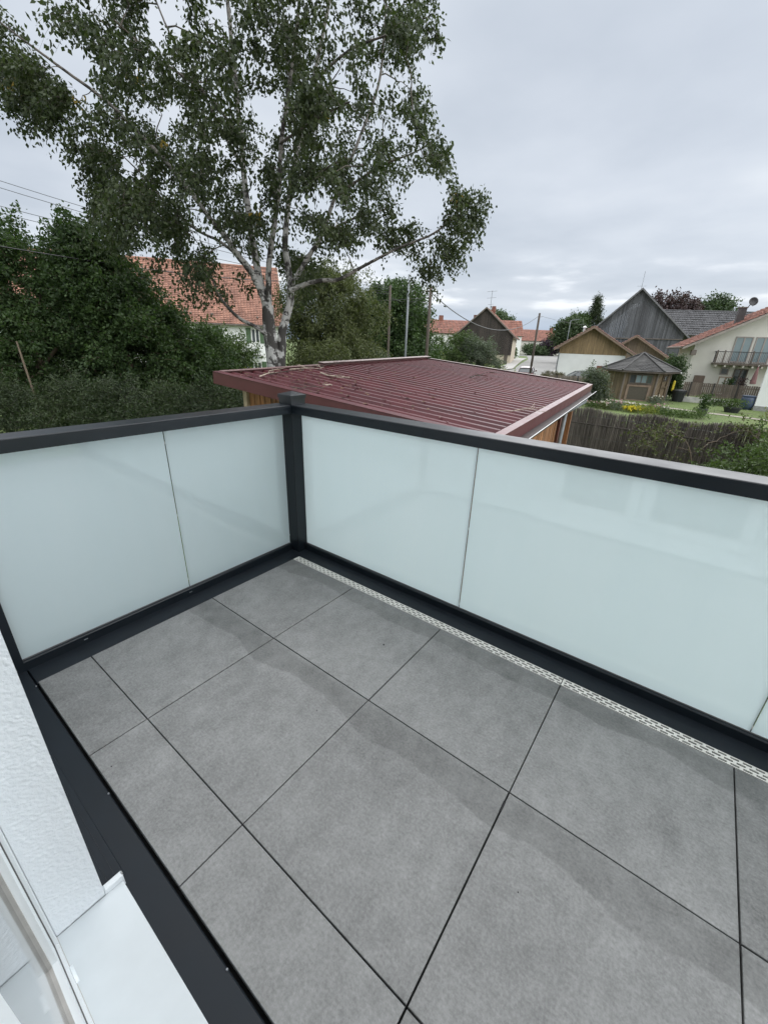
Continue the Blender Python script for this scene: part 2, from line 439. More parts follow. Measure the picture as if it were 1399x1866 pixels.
# ------------------------------------------------------------------ ground, road
def ground():
    xs = [-4000, -2000, -1000, -600, -420, -300, -200, -150, -100, -70, -45, -30, -20, -10, 0, 20, 60, 200, 1000, 3000]
    ys = [-4000, -2000, -1000, -500, -250, -120, -60, -30, -15, 0, 10, 20, 40, 80, 160, 400, 1000, 3000]
    mb = MB(); n = len(ys)
    for x in xs:
        for y in ys: mb.v.append((x, y, gz(x)))
    for i in range(len(xs)-1):
        for j in range(n-1): mb.f.append((i*n+j, (i+1)*n+j, (i+1)*n+j+1, i*n+j+1))
    m, b, p = newmat('grass_and_soil')
    pos = b.n('ShaderNodeNewGeometry').outputs['Position']
    f = b.math('ADD', b.math('MULTIPLY', b.mapr(b.noise(pos, .35, 4), .3, .7), .5), b.math('MULTIPLY', b.mapr(b.noise(pos, 6, 4, .7), .3, .7), .5))
    c = b.mix(f, (0.058, 0.092, 0.024), (0.140, 0.190, 0.052))
    c = b.mix(b.mapr(b.noise(pos, .9, 4, .6), .56, .70), c, (0.085, 0.075, 0.045))
    b.l(c, p.inputs['Base Color']); p.inputs['Roughness'].default_value = .9
    bp = b.n('ShaderNodeBump'); bp.inputs['Strength'].default_value = .8; bp.inputs['Distance'].default_value = .05
    b.l(b.noise(pos, 18, 4, .7), bp.inputs['Height']); b.l(bp.outputs[0], p.inputs['Normal'])
    struct(mb.build('ground', m))
ground()
ROADM = M('worn_pale_asphalt', (0.20, 0.197, 0.188), 0.85, 0.18, 0.35, 0.1, 20)
PAVEM = M('pale_pavement', (0.34, 0.33, 0.31), 0.85, 0.15, 0.6)
GRAVEL = M('pale_gravel', (0.30, 0.27, 0.23), 0.9, 0.3, 12, 0.3, 40)
def sheet(name, left, right, dz, m):
    mb = MB()
    for a, c in zip(left, right):
        for q in (a, c):
            P = V(q[0], q[1]); mb.v.append((P.x, P.y, gz(P.x)+dz))
    for i in range(len(left)-1): mb.f.append((2*i, 2*i+1, 2*i+3, 2*i+2))
    return struct(mb.build(name, m))
sheet('road', [(2, 40), (8, 48), (13, 59.7), (20.2, 70.8), (28.2, 93.6), (37.1, 117.7), (46, 148), (20, 165)], [(12, 40), (15.5, 47), (20.5, 57), (23.9, 64.1), (34.2, 88.6), (49, 125.6), (74, 160), (110, 172)], 0.02, ROADM)
sheet('pavement', [(9.5, 58.5), (17.5, 71), (22.6, 84.5), (29.5, 107), (36, 125)], [(12.9, 59.8), (20.1, 70.9), (24.5, 84), (32, 106), (38, 122)], 0.12, PAVEM)
sheet('road_edge_line', [(20.6, 57), (24.0, 64.1), (34.3, 88.6)], [(21.3, 57), (24.9, 64.1), (35.6, 88.6)], 0.12, PAVEM)
sheet('garden_path', [(16.5, 33.5), (18.2, 30.5), (20.2, 27.5), (22.5, 24.5)], [(17.0, 34), (18.7, 30.9), (20.7, 27.8), (23.0, 24.9)], 0.02, GRAVEL)
# low blue hills on the horizon
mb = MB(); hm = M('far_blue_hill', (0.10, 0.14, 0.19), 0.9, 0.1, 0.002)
rr = random.Random(3); pts = []
for i in range(60):
    a = -1.25+2.5*i/59
    h = 25+22*math.sin(i*.37)+14*math.sin(i*.93+1)+rr.uniform(-4, 4)
    pts.append((2600*math.sin(a), 2600*math.cos(a), max(8, h)))
for s_, h_, z_ in pts:
    for k, zz in ((1.0, -30), (1.05, z_*0.7), (1.25, z_), (1.6, -30)):
        P = V(s_*k, h_*k); mb.v.append((P.x, P.y, zz))
for i in range(59):
    for k in range(3): mb.f.append((i*4+k, i*4+4+k, i*4+5+k, i*4+1+k))
struct(mb.build('hills', hm, smooth=True))

# ------------------------------------------------------------------ terrace floor
bed = MB().box(-0.24, 1.50, -0.44, 3.50, -0.30, -0.035).build('terrace_floor', BLACK)
struct(bed)
XR = [(-0.0155, 0.5756), (0.5756, 1.1756), (1.1756, 1.3730)]
YC = [-0.2544, 0.2792, 0.8790, 1.4790, 2.0790, 2.6790, 3.2790]
tile_mesh = {}
for i, (xa, xb) in enumerate(XR):
    for j in range(len(YC)-1):
        ya, yb = YC[j], YC[j+1]
        key = (i, round(yb-ya, 3))
        if key not in tile_mesh:
            me = MB().bbox(0.0022, xb-xa-0.0022, 0.0022, yb-ya-0.0022, -0.02, 0, 0.0012)
            mm = bpy.data.meshes.new('tile'); mm.from_pydata(me.v, [], me.f); mm.update(); tile_mesh[key] = mm
        t = link('tile', tile_mesh[key], (TILE_A, TILE_B, TILE_C)[i], bed)
        t.location = (xa+rnd.uniform(-.0005, .0005), ya+rnd.uniform(-.0005, .0005), rnd.uniform(-.0006, .0004))
        t.rotation_euler = (rnd.uniform(-.001, .001), rnd.uniform(-.001, .001), rnd.uniform(-.0008, .0008))

MB().box(0.612, 0.652, 1.4753, 1.4826, -0.02, 0.0004).build('joint_spacer', BLACK, bed)

# slotted drain along the long side
dr = thing('drain_channel', 'pale slotted drain grate running along the long glass railing', 'drain', (-0.04, 1.4, 0))
MB().box(-0.066, -0.0165, -0.254, 3.27, -0.0345, -0.031).build('channel', BLACK, dr)
def grate(y0, y1):
    mb = MB(); xw = (-0.0655, -0.0175); P = 0.0362; SL = 0.0262; SW = 0.0086
    cs = [xw[0]+0.0088, (xw[0]+xw[1])/2, xw[1]-0.0088]
    z0, z1 = -0.006, -0.0008
    ed = [xw[0]]
    for c in cs: ed += [c-SW/2, c+SW/2]
    ed.append(xw[1])
    for k in range(0, 8, 2): mb.box(ed[k], ed[k+1], y0, y1, z0, z1)
    for r, c in enumerate(cs):
        y = y0+(P/2 if r == 1 else 0)
        if r == 1: mb.box(c-SW/2, c+SW/2, y0, y0+0.008, z0, z1)
        while y < y1:
            a, e_ = y, min(y+P-SL, y1)
            mb.box(c-SW/2, c+SW/2, a, e_, z0, z1-0.0002)
            y += P
    return mb
grate(-0.252, 1.4765).build('grate', GRATE, dr)
grate(1.4795, 3.268).build('grate', GRATE, dr)

# anthracite sheet-metal edging between floor and railing
fl = thing('edge_flashing', 'dark grey sheet metal edging around the tiled terrace floor', 'flashing', (0, 0, 0))
MB().bbox(-0.180, -0.0685, -0.262, 3.40, -0.05, -0.006, 0.003).build('flashing_strip', ANTHSHEET, fl)
MB().bbox(-0.180, 1.376, -0.385, -0.2575, -0.05, -0.008, 0.003).build('flashing_strip', ANTHSHEET, fl)
MB().bbox(1.3805, 1.520, -0.385, 3.40, -0.05, -0.006, 0.003).build('flashing_strip', ANTHSHEET, fl)
MB().bbox(1.446, 1.5155, -0.30, 0.735, -0.0055, -0.001, 0.002).build('cover_plate', ANTHSHEET, fl)
for x in (1.463, 1.481): MB().box(x, x+0.0016, -0.30, 0.735, -0.002, -0.0002).build('crease', ANTH, fl)
for y in (-0.235, 0.467, 1.115, 2.0):
    MB().lathe([(0.0030, 0), (0.0030, 0.003), (0.002, 0.0046)], (1.3835, y, -0.006), 10).build('rivet', ZINC, fl)

# ------------------------------------------------------------------ railing
rl = thing('glass_railing', 'anthracite metal railing with milky white glass panels around the terrace', 'railing', (0, 0, 0))
# each rail is a hollow profile: separate top, with mitred corner handled by butting at the post
TZ0, TZ1 = 0.941, 0.992
MB().bbox(-0.236, -0.1135, -0.3085, 3.45, TZ0, TZ1, 0.003).build('top_rail', ANTH, rl)
MB().bbox(-0.1125, 1.50, -0.431, -0.3085, TZ0, TZ1, 0.003).build('top_rail', ANTH, rl)
MB().bbox(-0.228, -0.173, -0.312, 3.40, -0.03, 0.036, 0.003).build('bottom_rail', ANTH, rl)
MB().bbox(-0.117, 1.382, -0.432, -0.377, -0.03, 0.036, 0.003).build('bottom_rail', ANTH, rl)
def post(x0, x1, y0, y1, zb, name='post'):
    p = MB().bbox(x0, x1, y0, y1, zb, 0.995, 0.003).build(name, ANTH, rl)
    return p
pc = post(-0.2145, -0.1150, -0.4090, -0.3100, -0.03)
MB().box(-0.1165, -0.1143, -0.3125, -0.3093, -0.02, 0.94).build('corner_seam', BLACK, pc)
cx_, cy_ = -0.1655, -0.3595
mb = MB()
def ring4(w, z): return [(cx_-w, cy_-w, z), (cx_+w, cy_-w, z), (cx_+w, cy_+w, z), (cx_-w, cy_+w, z)]
rings = [ring4(.0555, .985), ring4(.0555, 1.026), ring4(.0600, 1.0265), ring4(.0605, 1.046), ring4(.0575, 1.049), ring4(.004, 1.066)]
mb.v = [q for r in rings for q in r]
for k in range(5):
    for i in range(4): mb.f.append((k*4+i, k*4+(i+1) % 4, k*4+4+(i+1) % 4, k*4+4+i))
mb.f += [(20, 21, 22, 23), (3, 2, 1, 0)]
mb.build('post_cap', ANTH, pc)
p2 = post(1.381, 1.478, -0.432, -0.374, -0.075)
p3 = post(-0.228, -0.128, 3.36, 3.45, -0.03)
# screws
def screw(x, y, z, ax, par):
    mb = MB()
    T = (lambda a, b_, c: (x+c, y+a, z+b_)) if ax == 'x' else (lambda a, b_, c: (x+a, y+c, z+b_))
    mb.lathe([(0.0042, 0), (0.0042, 0.0012), (0.0026, 0.0022)], (0, 0, 0), 10, T)
    mb.build('screw', STEEL, par)
for z in (0.034, 0.098): screw(-0.1149, -0.395, z, 'x', pc)
screw(-0.197, -0.3099, 0.034, 'y', pc)
screw(1.425, -0.3739, 0.012, 'y', p2)
# panels
def panel(x0, x1, y0, y1):
    o = MB().box(x0, x1, y0, y1, 0.012, 0.955).build('glass_panel', CLEARBODY, rl)
    o.data.materials.append(MILK)
    ax = 0 if (x1-x0) < (y1-y0) else 1      # the milky foil lies on the terrace side
    for f in o.data.polygons:
        if f.normal[ax] > 0.9: f.material_index = 1
for a, b_ in ((-0.36, 0.8830), (0.8870, 2.1185), (2.1225, 3.37)): panel(-0.206, -0.194, a, b_)
for a, b_ in ((-0.16, 0.6195), (0.6235, 1.395)): panel(a, b_, -0.411, -0.399)
# black glazing gaskets where glass meets the bottom rail
MB().box(-0.192, -0.188, -0.31, 3.36, 0.034, 0.040).build('gasket', GASKET, rl)
MB().box(-0.11, 1.382, -0.397, -0.393, 0.034, 0.040).build('gasket', GASKET, rl)
for y in (0.885, 2.1205): MB().box(-0.2075, -0.2065, y-.0040, y+.0040, 0.03, 0.94).build('seam_strip', GASKET, rl)
MB().box(0.6175, 0.6255, -0.4125, -0.4115, 0.03, 0.94).build('seam_strip', GASKET, rl)
for y in (0.885, 2.1205):
    for z in (0.05, 0.5): MB().box(-0.2055, -0.1945, y-.0019, y+.0019, z, z+.012).build('spacer', GASKETL, rl)
for z in (0.08, 0.47, 0.86): MB().box(0.6196, 0.6234, -0.4105, -0.3995, z, z+.012).build('spacer', GASKETL, rl)
for x in (0.63, 1.15): MB().box(x-.008, x+.008, -0.3772, -0.3762, 0.012, 0.017).build('weep_slot', ZINC, rl)

# ------------------------------------------------------------------ own house behind the camera, with the terrace door
hs = thing('house', 'white plastered house wall with terrace door at the lower left corner', 'house', (1.5, 1.5, GZ))
DY0, DY1, DZ1 = 0.757, 2.235, 2.20
XW = 1.500
wall = MB()
wall.box(XW, 1.90, -5.0, DY0-0.012, GZ, 3.3); wall.box(XW, 1.90, DY1+0.0, 7.0, GZ, 3.3)
wall.box(XW, 1.90, DY0-0.012, DY1, DZ1, 3.3); wall.box(XW, 1.90, DY0-0.012, DY1, GZ, -0.012)
wall.build('wall', PLASTER, hs)
# scraped plaster return on the door side, with its real roughness
mb = MB(); nx, nz = 46, 460; rr = np.random.default_rng(5)
hh = rr.random((nx+4, nz+4)); hh = (hh[:-2, :-2]+hh[1:-1, :-2]+hh[:-2, 1:-1]+2*hh[1:-1, 1:-1]+hh[2:, 2:])/6
for i in range(nx+1):
    for k in range(nz+1):
        t = i/nx; x = XW-0.001+t*0.1035; z = 0.0215+1.15*(k/nz)
        d = (hh[i, k]-0.5)*0.0034
        mb.v.append((x-(abs(d)*0.8 if i < 2 else 0), DY0+0.001+d*(0.35 if t > .93 else 1), z))
for i in range(nx):
    for k in range(nz): mb.f.append((i*(nz+1)+k, (i+1)*(nz+1)+k, (i+1)*(nz+1)+k+1, i*(nz+1)+k+1))
mb.build('door_reveal', PLASTER, hs, smooth=True)
MB().box(XW-0.002, 1.6025, DY0-0.012, DY0-0.003, -0.012, DZ1).build('reveal_core', PLASTER, hs)
sill = MB()
sill.poly([(1.457, 0.758, 0.012), (1.457, 0.758, -0.012), (1.4585, 0.758, -0.012), (1.4600, 0.758, 0.009), (1.6028, 0.758, 0.0155), (1.6028, 0.758, 0.0195), (1.4610, 0.758, 0.0145)], (0, 1.49, 0))
sl = sill.build('door_sill', SILLW, hs)
MB().bbox(1.4535, 1.4975, 0.741, 0.7572, -0.012, 0.034, 0.003).build('sill_end_cap', PVC, sl)
MB().bbox(1.452, 1.4545, 0.7455, 0.7535, 0.026, 0.036, 0.001).build('cap_tip', STEEL, sl)
dd = MB()
FX = 1.6035
# fixed frame
dd.bbox(FX, 1.68, DY0-0.003, DY0+0.045, 0.017, DZ1, 0.002); dd.bbox(FX, 1.68, DY1-0.045, DY1, 0.017, DZ1, 0.002)
dd.box(FX, 1.68, DY0+0.045, DY1-0.045, 0.017, 0.062); dd.box(FX, 1.68, DY0+0.045, DY1-0.045, DZ1-0.06, DZ1)
door = dd.build('terrace_door', PVC, hs)
MB().box(FX-0.0012, FX+0.002, DY0+0.002, DY1-0.002, 0.0175, 0.021).build('frame_gasket', GASKETL, door)
ym = 1.468
for (a, b_) in ((DY0+0.052, ym-0.003), (ym+0.003, DY1-0.052)):
    sx0, w = FX+0.008, 0.078
    z0, z1 = 0.069, DZ1-0.067
    sb = MB()
    sb.box(sx0, 1.70, a, a+w, z0, z1); sb.box(sx0, 1.70, b_-w, b_, z0, z1)
    sb.box(sx0, 1.70, a+w, b_-w, z0, z0+w); sb.box(sx0, 1.70, a+w, b_-w, z1-w, z1)
    sb.build('sash', PVC, door)
    bd = MB(); g = 0.012
    bd.box(sx0+0.010, 1.66, a+w, a+w+g, z0+w, z1-w); bd.box(sx0+0.010, 1.66, b_-w-g, b_-w, z0+w, z1-w)
    bd.box(sx0+0.010, 1.66, a+w+g, b_-w-g, z0+w, z0+w+g); bd.box(sx0+0.010, 1.66, a+w+g, b_-w-g, z1-w-g, z1-w)
    bd.build('glazing_bead', GASKETL, door)
    MB().box(sx0+0.016, sx0+0.020, a+w+g, b_-w-g, z0+w+g, z1-w-g).build('pane', DOORPANE, door)
    gk = MB()
    gk.box(FX+0.006, FX+0.03, a-0.007, a, z0-.007, z1); gk.box(FX+0.006, FX+0.03, a, b_, z0-0.007, z0)
    gk.build('sash_gasket', GASKET, door)
mb = MB()
pr = []
for k in range(17):
    q = PI*k/16
    pr.append((FX-0.0005, 0.872+0.021*math.cos(q)*1.0, 0.036+0.011*math.sin(q)))
pr2 = [(FX-0.006, y, z) for _, y, z in pr]
mb.poly(pr, (-0.006, 0, 0)); mb.build('drain_cap', PVC, door)
MB().box(1.95, 5.5, -3.0, 6.0, -0.3, -0.05).build('room_floor', M('room_floor', (0.25, 0.2, 0.16), .6), hs)
MB().box(5.3, 5.5, -3.0, 6.0, -0.049, 2.6).build('room_wall', M('room_wall', (0.6, 0.6, 0.58), .8), hs)
MB().poly([(1.1, -5.4, 3.25), (1.1, -5.4, 3.4), (6.5, -5.4, 6.0), (6.5, -5.4, 5.85)], (0, 12.8, 0)).build('roof', M('own_roof_tile', (0.20, 0.075, 0.045), .7), hs)
# storey below the terrace
MB().box(-0.22, 1.495, -0.42, 3.46, GZ, -0.302).build('lower_wall', PLASTER, hs)

# small specks of dirt on the floor tiles
for k, (x, y, r) in enumerate(((0.271, 0.725, .0042), (0.36, 0.005, .0018), (0.744, 0.752, .002), (0.82, 1.60, .0018), (1.34, 0.38, .0018))):
    q = MB().lathe([(r, 0), (r*.9, r*.5), (r*.3, r*.8)], (x, y, 0.0), 7)
    for i in range(len(q.v)): q.v[i] = (q.v[i][0]+rnd.uniform(-r, r)*.3, q.v[i][1]+rnd.uniform(-r, r)*.3, q.v[i][2])
    o = q.build('dirt_crumb', BLACK)
    tag(o, ['largest dark crumb of dirt on the tile beside the drain', 'tiny dark crumb on the tile at the railing corner', 'tiny dark crumb in the middle of the terrace floor', 'tiny dark crumb on the large tile nearest the camera', 'tiny dark crumb on the cut tile beside the wall edging'][k], 'dirt', 'crumbs on the tiles')

# ------------------------------------------------------------------ red sheet metal carport
SA = Vector((-2.5, -5.007, 0.749)); sy = 0.087
SU = Vector((-math.sin(sy), math.cos(sy), -0.088)); SV = Vector((-math.cos(sy), -math.sin(sy), 0.017))
SUH = Vector((-math.sin(sy), math.cos(sy), 0)); SVH = Vector((-math.cos(sy), -math.sin(sy), 0))
SN = SU.cross(SV).normalized()
if SN.z < 0: SN = -SN
SL_, SW_ = 4.82, 7.9
def RF(a, b, n=0.0): return SA + SV*a + SU*b + SN*n
sh = thing('carport', 'long wooden carport with ribbed brown red metal roof beyond the railing', 'carport', tuple(SA+SVH*4+SUH*2.4+Vector((0, 0, GZ-SA.z))))
PITCHR = 0.2448
nr = 32; per = 4
for k in range(nr//per):
    prof = []
    a0 = 0.06+k*per*PITCHR
    for r in range(per):
        c = a0+PITCHR*(r+0.5)+0.148
        prof += [(c-PITCHR/2, 0), (c-0.062, 0), (c-0.030, 0.042), (c+0.030, 0.042), (c+0.062, 0)]
    prof.append((a0+PITCHR*per+0.148, 0.0015))
    prof = [(min(a, 7.86), n) for a, n in prof]
    if k == 0: prof = [(0.05, 0)]+prof
    mb = MB()
    L = [RF(a, 0.05, n) for a, n in prof]+[RF(a, SL_-0.05, n) for a, n in prof]
    m_ = len(prof)
    mb.add(L, [(i, i+1, m_+i+1, m_+i) for i in range(m_-1)])
    mb.build('roof_sheet', REDMETAL, sh)
# fasteners: rows of screws on the ribs
mb = MB()
for bb in (0.4, 1.65, 2.9, 4.15):
    for r in range(nr):
        c = 0.06+PITCHR*(r+0.5)+0.148
        if c > 7.8 or (r % 2): continue
        T = lambda x, y, z: RF(c+x, bb+y, 0.042+z)
        mb.lathe([(0.016, 0), (0.016, 0.006), (0.008, 0.012)], (0, 0, 0), 6, T)
stuff(mb.build('roof_screw', REDFASCIA, sh))
def RB(mb, a0, a1, b0, b1, n0, n1): return mb.box(a0, a1, b0, b1, n0, n1, RF)
RB(MB(), -0.012, 0.04, -0.02, SL_, -0.13, 0.062).build('fascia', REDFASCIA, sh)
RB(MB(), -0.02, 0.125, -0.02, SL_, 0.0625, 0.067).build('verge_flashing', REDMETAL, sh)
RB(MB(), 0.04, 2.75, -0.03, 0.012, -0.11, 0.066).build('ridge_fascia', REDFASCIA, sh)
RB(MB(), 0.125, 2.75, -0.035, 0.075, 0.0665, 0.071).build('ridge_flashing', M('ridge_flash', (0.17, 0.10, 0.095), .45, .2, 6), sh)
RB(MB(), 2.72, SW_+0.02, -0.05, 0.012, -0.11, 0.112).build('ridge_fascia', REDFASCIA, sh)
RB(MB(), 2.70, SW_+0.03, -0.055, 0.11, 0.1125, 0.118).build('ridge_flashing', PALEEDGE, sh)
RB(MB(), SW_-0.04, SW_+0.012, 0.013, SL_, -0.11, 0.066).build('fascia', REDFASCIA, sh)
RB(MB(), SW_-0.10, SW_+0.02, 0.112, SL_, 0.0665, 0.071).build('verge_flashing', PALEEDGE, sh)
RB(MB(), 0.0, SW_, SL_-0.01, SL_+0.10, 0.060, 0.066).build('eave_flashing', REDPALE, sh)
RB(MB(), -0.01, SW_, SL_+0.07, SL_+0.098, -0.17, 0.059).build('eave_fascia', REDFASCIA, sh)
# half-round gutter and its pale front bead
mb = MB(); n_ = 9; gv = []
for aa in (-0.05, SW_+0.01):
    for k in range(n_):
        q = PI*k/(n_-1)
        gv.append(RF(aa, SL_+0.165-0.062*math.cos(q), -0.105-0.075*math.sin(q)))
mb.add(gv, [(k, k+1, n_+k+1, n_+k) for k in range(n_-1)])
gut = mb.build('gutter', M('dark_gutter', (.045, .030, .028), .6, .2, 5), sh)
MB().tube([RF(-0.05, SL_+0.228, -0.102), RF(SW_+0.01, SL_+0.228, -0.102)], 0.007, 8).build('gutter_bead', M('pale_zinc', (0.55, .56, .57), .35, .1), gut)
# walls of upright planks
def wallplanks(along, length, base, roofz, width, start=0.0):
    x = start; k = 0
    while x < length:
        w = width*rnd.uniform(.9, 1.1)
        d = rnd.uniform(-.006, .006)
        p0 = base(x, d); p1 = base(x+w-0.018, d); t0 = base(x, d+0.024); t1 = base(x+w-0.018, d+0.024)
        z = roofz(x+w/2)
        mb = MB(); mb.poly([(p0.x, p0.y, GZ+.05), (p1.x, p1.y, GZ+.05), (t1.x, t1.y, GZ+.05), (t0.x, t0.y, GZ+.05)], (0, 0, z-GZ-.05))
        mb.build('plank', LARCH, sh); x += w; k += 1
wallplanks(None, 4.1, lambda x, d: SA+SVH*(0.36-d)+SUH*(0.42+x), lambda x: SA.z-0.088*(0.42+x)-0.05, 0.135)
wallplanks(None, 7.2, lambda x, d: SA+SUH*(4.44+d)+SVH*(0.45+x), lambda x: SA.z-0.088*4.44+0.017*x-0.06, 0.125)
# dark backing behind the open joints, corner posts, door
mb = MB()
q = [SA+SVH*0.40+SUH*0.42, SA+SVH*0.40+SUH*4.42, SA+SVH*7.7+SUH*4.42, SA+SVH*7.7+SUH*0.42]
for i in range(3):
    a, b_ = q[i], q[i+1]
    za = SA.z-0.088*(a-SA).dot(SUH)+.017*(a-SA).dot(SVH)-.07; zb = SA.z-0.088*(b_-SA).dot(SUH)+.017*(b_-SA).dot(SVH)-.07
    mb.add([(a.x, a.y, GZ), (b_.x, b_.y, GZ), (b_.x, b_.y, zb), (a.x, a.y, za)], [(0, 1, 2, 3)])
mb.build('backing', M('dark_wall_membrane', (0.03, .025, .02), .9), sh)
def tpost(a, b_, w, m, name='post'):
    p = SA+SVH*a+SUH*b_
    z = SA.z-.088*b_+.017*a-.05
    mb = MB(); mb.poly([(p+SVH*x+SUH*y)[:2]+(GZ,) if False else ((p+SVH*x+SUH*y).x, (p+SVH*x+SUH*y).y, GZ) for x, y in ((-w, -w), (w, -w), (w, w), (-w, w))], (0, 0, z-GZ))
    return mb.build(name, m, sh)
PALEWOOD = M('pale_raw_wood', (0.42, 0.33, 0.22), .7, .15, 5)
tpost(0.34, 0.36, .045, PALEWOOD); tpost(7.72, 4.52, .07, LARCH); tpost(0.36, 4.46, .06, LARCH)
p = SA+SUH*4.47
mb = MB(); a0, a1 = 6.55, 7.15
mb.poly([((p+SVH*a+SUH*d).x, (p+SVH*a+SUH*d).y, GZ+.05) for a, d in ((a0, 0), (a1, 0), (a1, .05), (a0, .05))], (0, 0, 2.2))
mb.build('side_door', DARKWOOD, sh)
# downpipe with its swan neck
g = lambda a, b_, z: tuple(SA+SVH*a+SUH*b_+Vector((0, 0, z)))
MB().tube([g(7.0, SL_+.11, -.50), g(7.0, SL_+.10, -.60), g(6.82, SL_-.05, -.72), g(6.45, SL_-.20, -.82), g(6.40, SL_-.20, -.95), g(6.30, SL_-.20, -1.85), g(6.28, SL_-.20, -2.05)], .052, 10).build('downpipe', ZINC, sh, smooth=True)
MB().tube([g(6.28, SL_-.20, -1.95), g(6.75, SL_+.05, -2.22), g(7.3, SL_+.35, -2.38)], .045, 10).build('spout', ZINC, sh, smooth=True)

# rainwater trough under the spout
tr = thing('water_trough', 'grey concrete water trough under the downpipe spout beside the carport', 'trough', tuple(g(7.6, SL_+.6, GZ-SA.z)))
def TR(x, y, z): return SA+SVH*(7.15+x)+SUH*(SL_+.1+y)+Vector((0, 0, GZ-SA.z+z))
mb = MB(); o_, i_ = (0, 1.5, 0, .85), (.1, 1.4, .1, .75)
for (x0, x1, y0, y1) in ((0, 1.5, 0, .1), (0, 1.5, .75, .85), (0, .1, .1, .75), (1.4, 1.5, .1, .75)): mb.box(x0, x1, y0, y1, 0, .62, TR)
mb.build('basin', CONC, tr)
MB().box(.1, 1.4, .1, .75, 0, .5, TR).build('water', clearglass('dark_water', (.02, .025, .025)), tr)
MB().box(.75, 1.4, .12, .73, .625, .65, TR).build('cover_board', M('grey_board', (.22, .23, .23), .7, .2, 5), tr)

# birch twigs fallen on the roof
def twig(name, label, a, b_, ang, L, seed, m=TWIG, r0=.011):
    rr = random.Random(seed)
    c = RF(a, b_, .055)
    mb = MB(); L = L*1.35; r0 = r0*1.25
    def br(p, ang_, l, r, dep):
        pts = [p]; q = p; an = ang_
        for k in range(4):
            an += rr.uniform(-.5, .5)
            d = SV*math.cos(an)+SU*math.sin(an)+SN*rr.uniform(-.05, .28)
            q = q+d*(l/4); pts.append(q)
            if dep < 2 and rr.random() < .75: br(q, an+rr.choice((-1, 1))*rr.uniform(.5, 1.2), l*rr.uniform(.3, .6), r*.6, dep+1)
        mb.tube(pts, [r*(1-.18*k) for k in range(5)], 5)
    br(c, ang, L, r0, 0)
    o = mb.build(name, m)
    return tag(o, label, 'twig', 'twigs lying on the red roof')
twig('fallen_twig', 'small upright twig lying nearest the left roof corner', .42, .62, .4, .30, 1)
twig('fallen_twig', 'dark bent stick close to the high roof edge', .75, .5, .3, .45, 2, BARKDK, .008)
twig('fallen_twig', 'bushy dead twig against the upper roof edge flashing', 1.55, .22, .9, .5, 3)
twig('fallen_twig', 'largest pale forked branch in the middle of the roof litter', 1.85, .75, 2.2, .75, 4, r0=.016)
twig('fallen_twig', 'short curved pale stick below the largest forked branch', .95, 1.72, 2.2, .35, 5, r0=.013)
twig('fallen_twig', 'thin dark sprig lying nearest the corner post cap', .62, 1.85, 3.0, .45, 6, BARKDK, .006)
twig('fallen_twig', 'small dead sprig where the roof edge flashing steps up', 2.45, .12, .3, .55, 7, BARKDK, .008)
twig('fallen_twig', 'small dark sprig alone in the middle of the red roof', 5.0, 2.6, .6, .5, 8, BARKDK, .010)
twig('fallen_twig', 'wispy dead sprig standing near the gutter edge of the roof', 1.75, 4.35, 1.2, .6, 9, TWIG, .006)
mb = MB(); rr = random.Random(12)
for k in range(260):
    a = abs(rr.gauss(0, 1.7))+.1; b_ = abs(rr.gauss(0, 1.5))+.08 if k < 170 else rr.uniform(.1, 4.6)
    if k >= 170: a = rr.uniform(.2, 7.6)
    if b_ > 4.6: continue
    an = rr.uniform(0, 6.3); l = rr.uniform(.02, .05)
    d1 = SV*math.cos(an)+SU*math.sin(an); d2 = SU*math.cos(an)-SV*math.sin(an)
    c = RF(a, b_, .047)
    mb.add([c-d1*l, c+d2*l*.5+SN*.012, c+d1*l, c-d2*l*.5+SN*.004], [(0, 1, 2), (0, 2, 3)])
lt = mb.build('leaf_litter', M('brown_leaf_litter', (.10, .06, .035), .8, .5, 3)); stuff(lt); lt['label'] = 'scattered brown leaf litter on the red metal roof'; lt['category'] = 'litter'

# ------------------------------------------------------------------ buildings
WHITEW = M('white_render', (0.80, 0.81, 0.80), .85, .06, .8, .1, 30)
CREAM = M('cream_render', (0.62, 0.60, 0.55), .85, .07, .9, .1, 30)
def boardmat(name, c, rn=.25): return M(name, c, .75, .3, 2.0, .2, 25, st=(5, 5, .35), rnd_=rn, isl=True)
TANBOARD = boardmat('tan_gable_boards', (0.26, 0.185, 0.098), .12)
DARKBOARD = boardmat('dark_brown_boards', (0.042, 0.033, 0.028), .3)
GREYBOARD = boardmat('weathered_grey_boards', (0.088, 0.091, 0.098), .35)
GARDENBOARD = boardmat('brown_garden_boards', (0.175, 0.130, 0.082), .2)
BARGE = M('brown_barge_board', (0.20, 0.145, 0.105), .7, .2, 4)
TRIM = M('grey_brown_trim', (0.16, 0.135, 0.115), .7, .2, 4)
def rooftile(name, col, colb, wx, wy):
    return M(name, col, .75, .3, 1.2, .15, 12, rnd_=.16, isl=True, col2=colb)
T_ORANGE = rooftile('orange_clay_tile', (0.25, 0.118, 0.082), (0.35, 0.180, 0.128), .2, .3)
T_RED = rooftile('red_clay_tile', (0.19, 0.074, 0.052), (0.26, 0.110, 0.076), .2, .3)
T_BROWN = rooftile('brown_clay_tile', (0.16, 0.065, 0.045), (0.23, 0.10, 0.065), .2, .3)
T_GREY = rooftile('grey_concrete_tile', (0.050, 0.050, 0.054), (0.090, 0.090, 0.095), .2, .3)
SHINGLE = rooftile('grey_bitumen_shingle', (0.050, 0.049, 0.048), (0.088, 0.086, 0.083), .2, .3)
FRAMEW = M('white_frame', (0.72, .72, .70), .5, .05)
FRAMEB = M('brown_frame', (0.10, .08, .065), .6, .15)
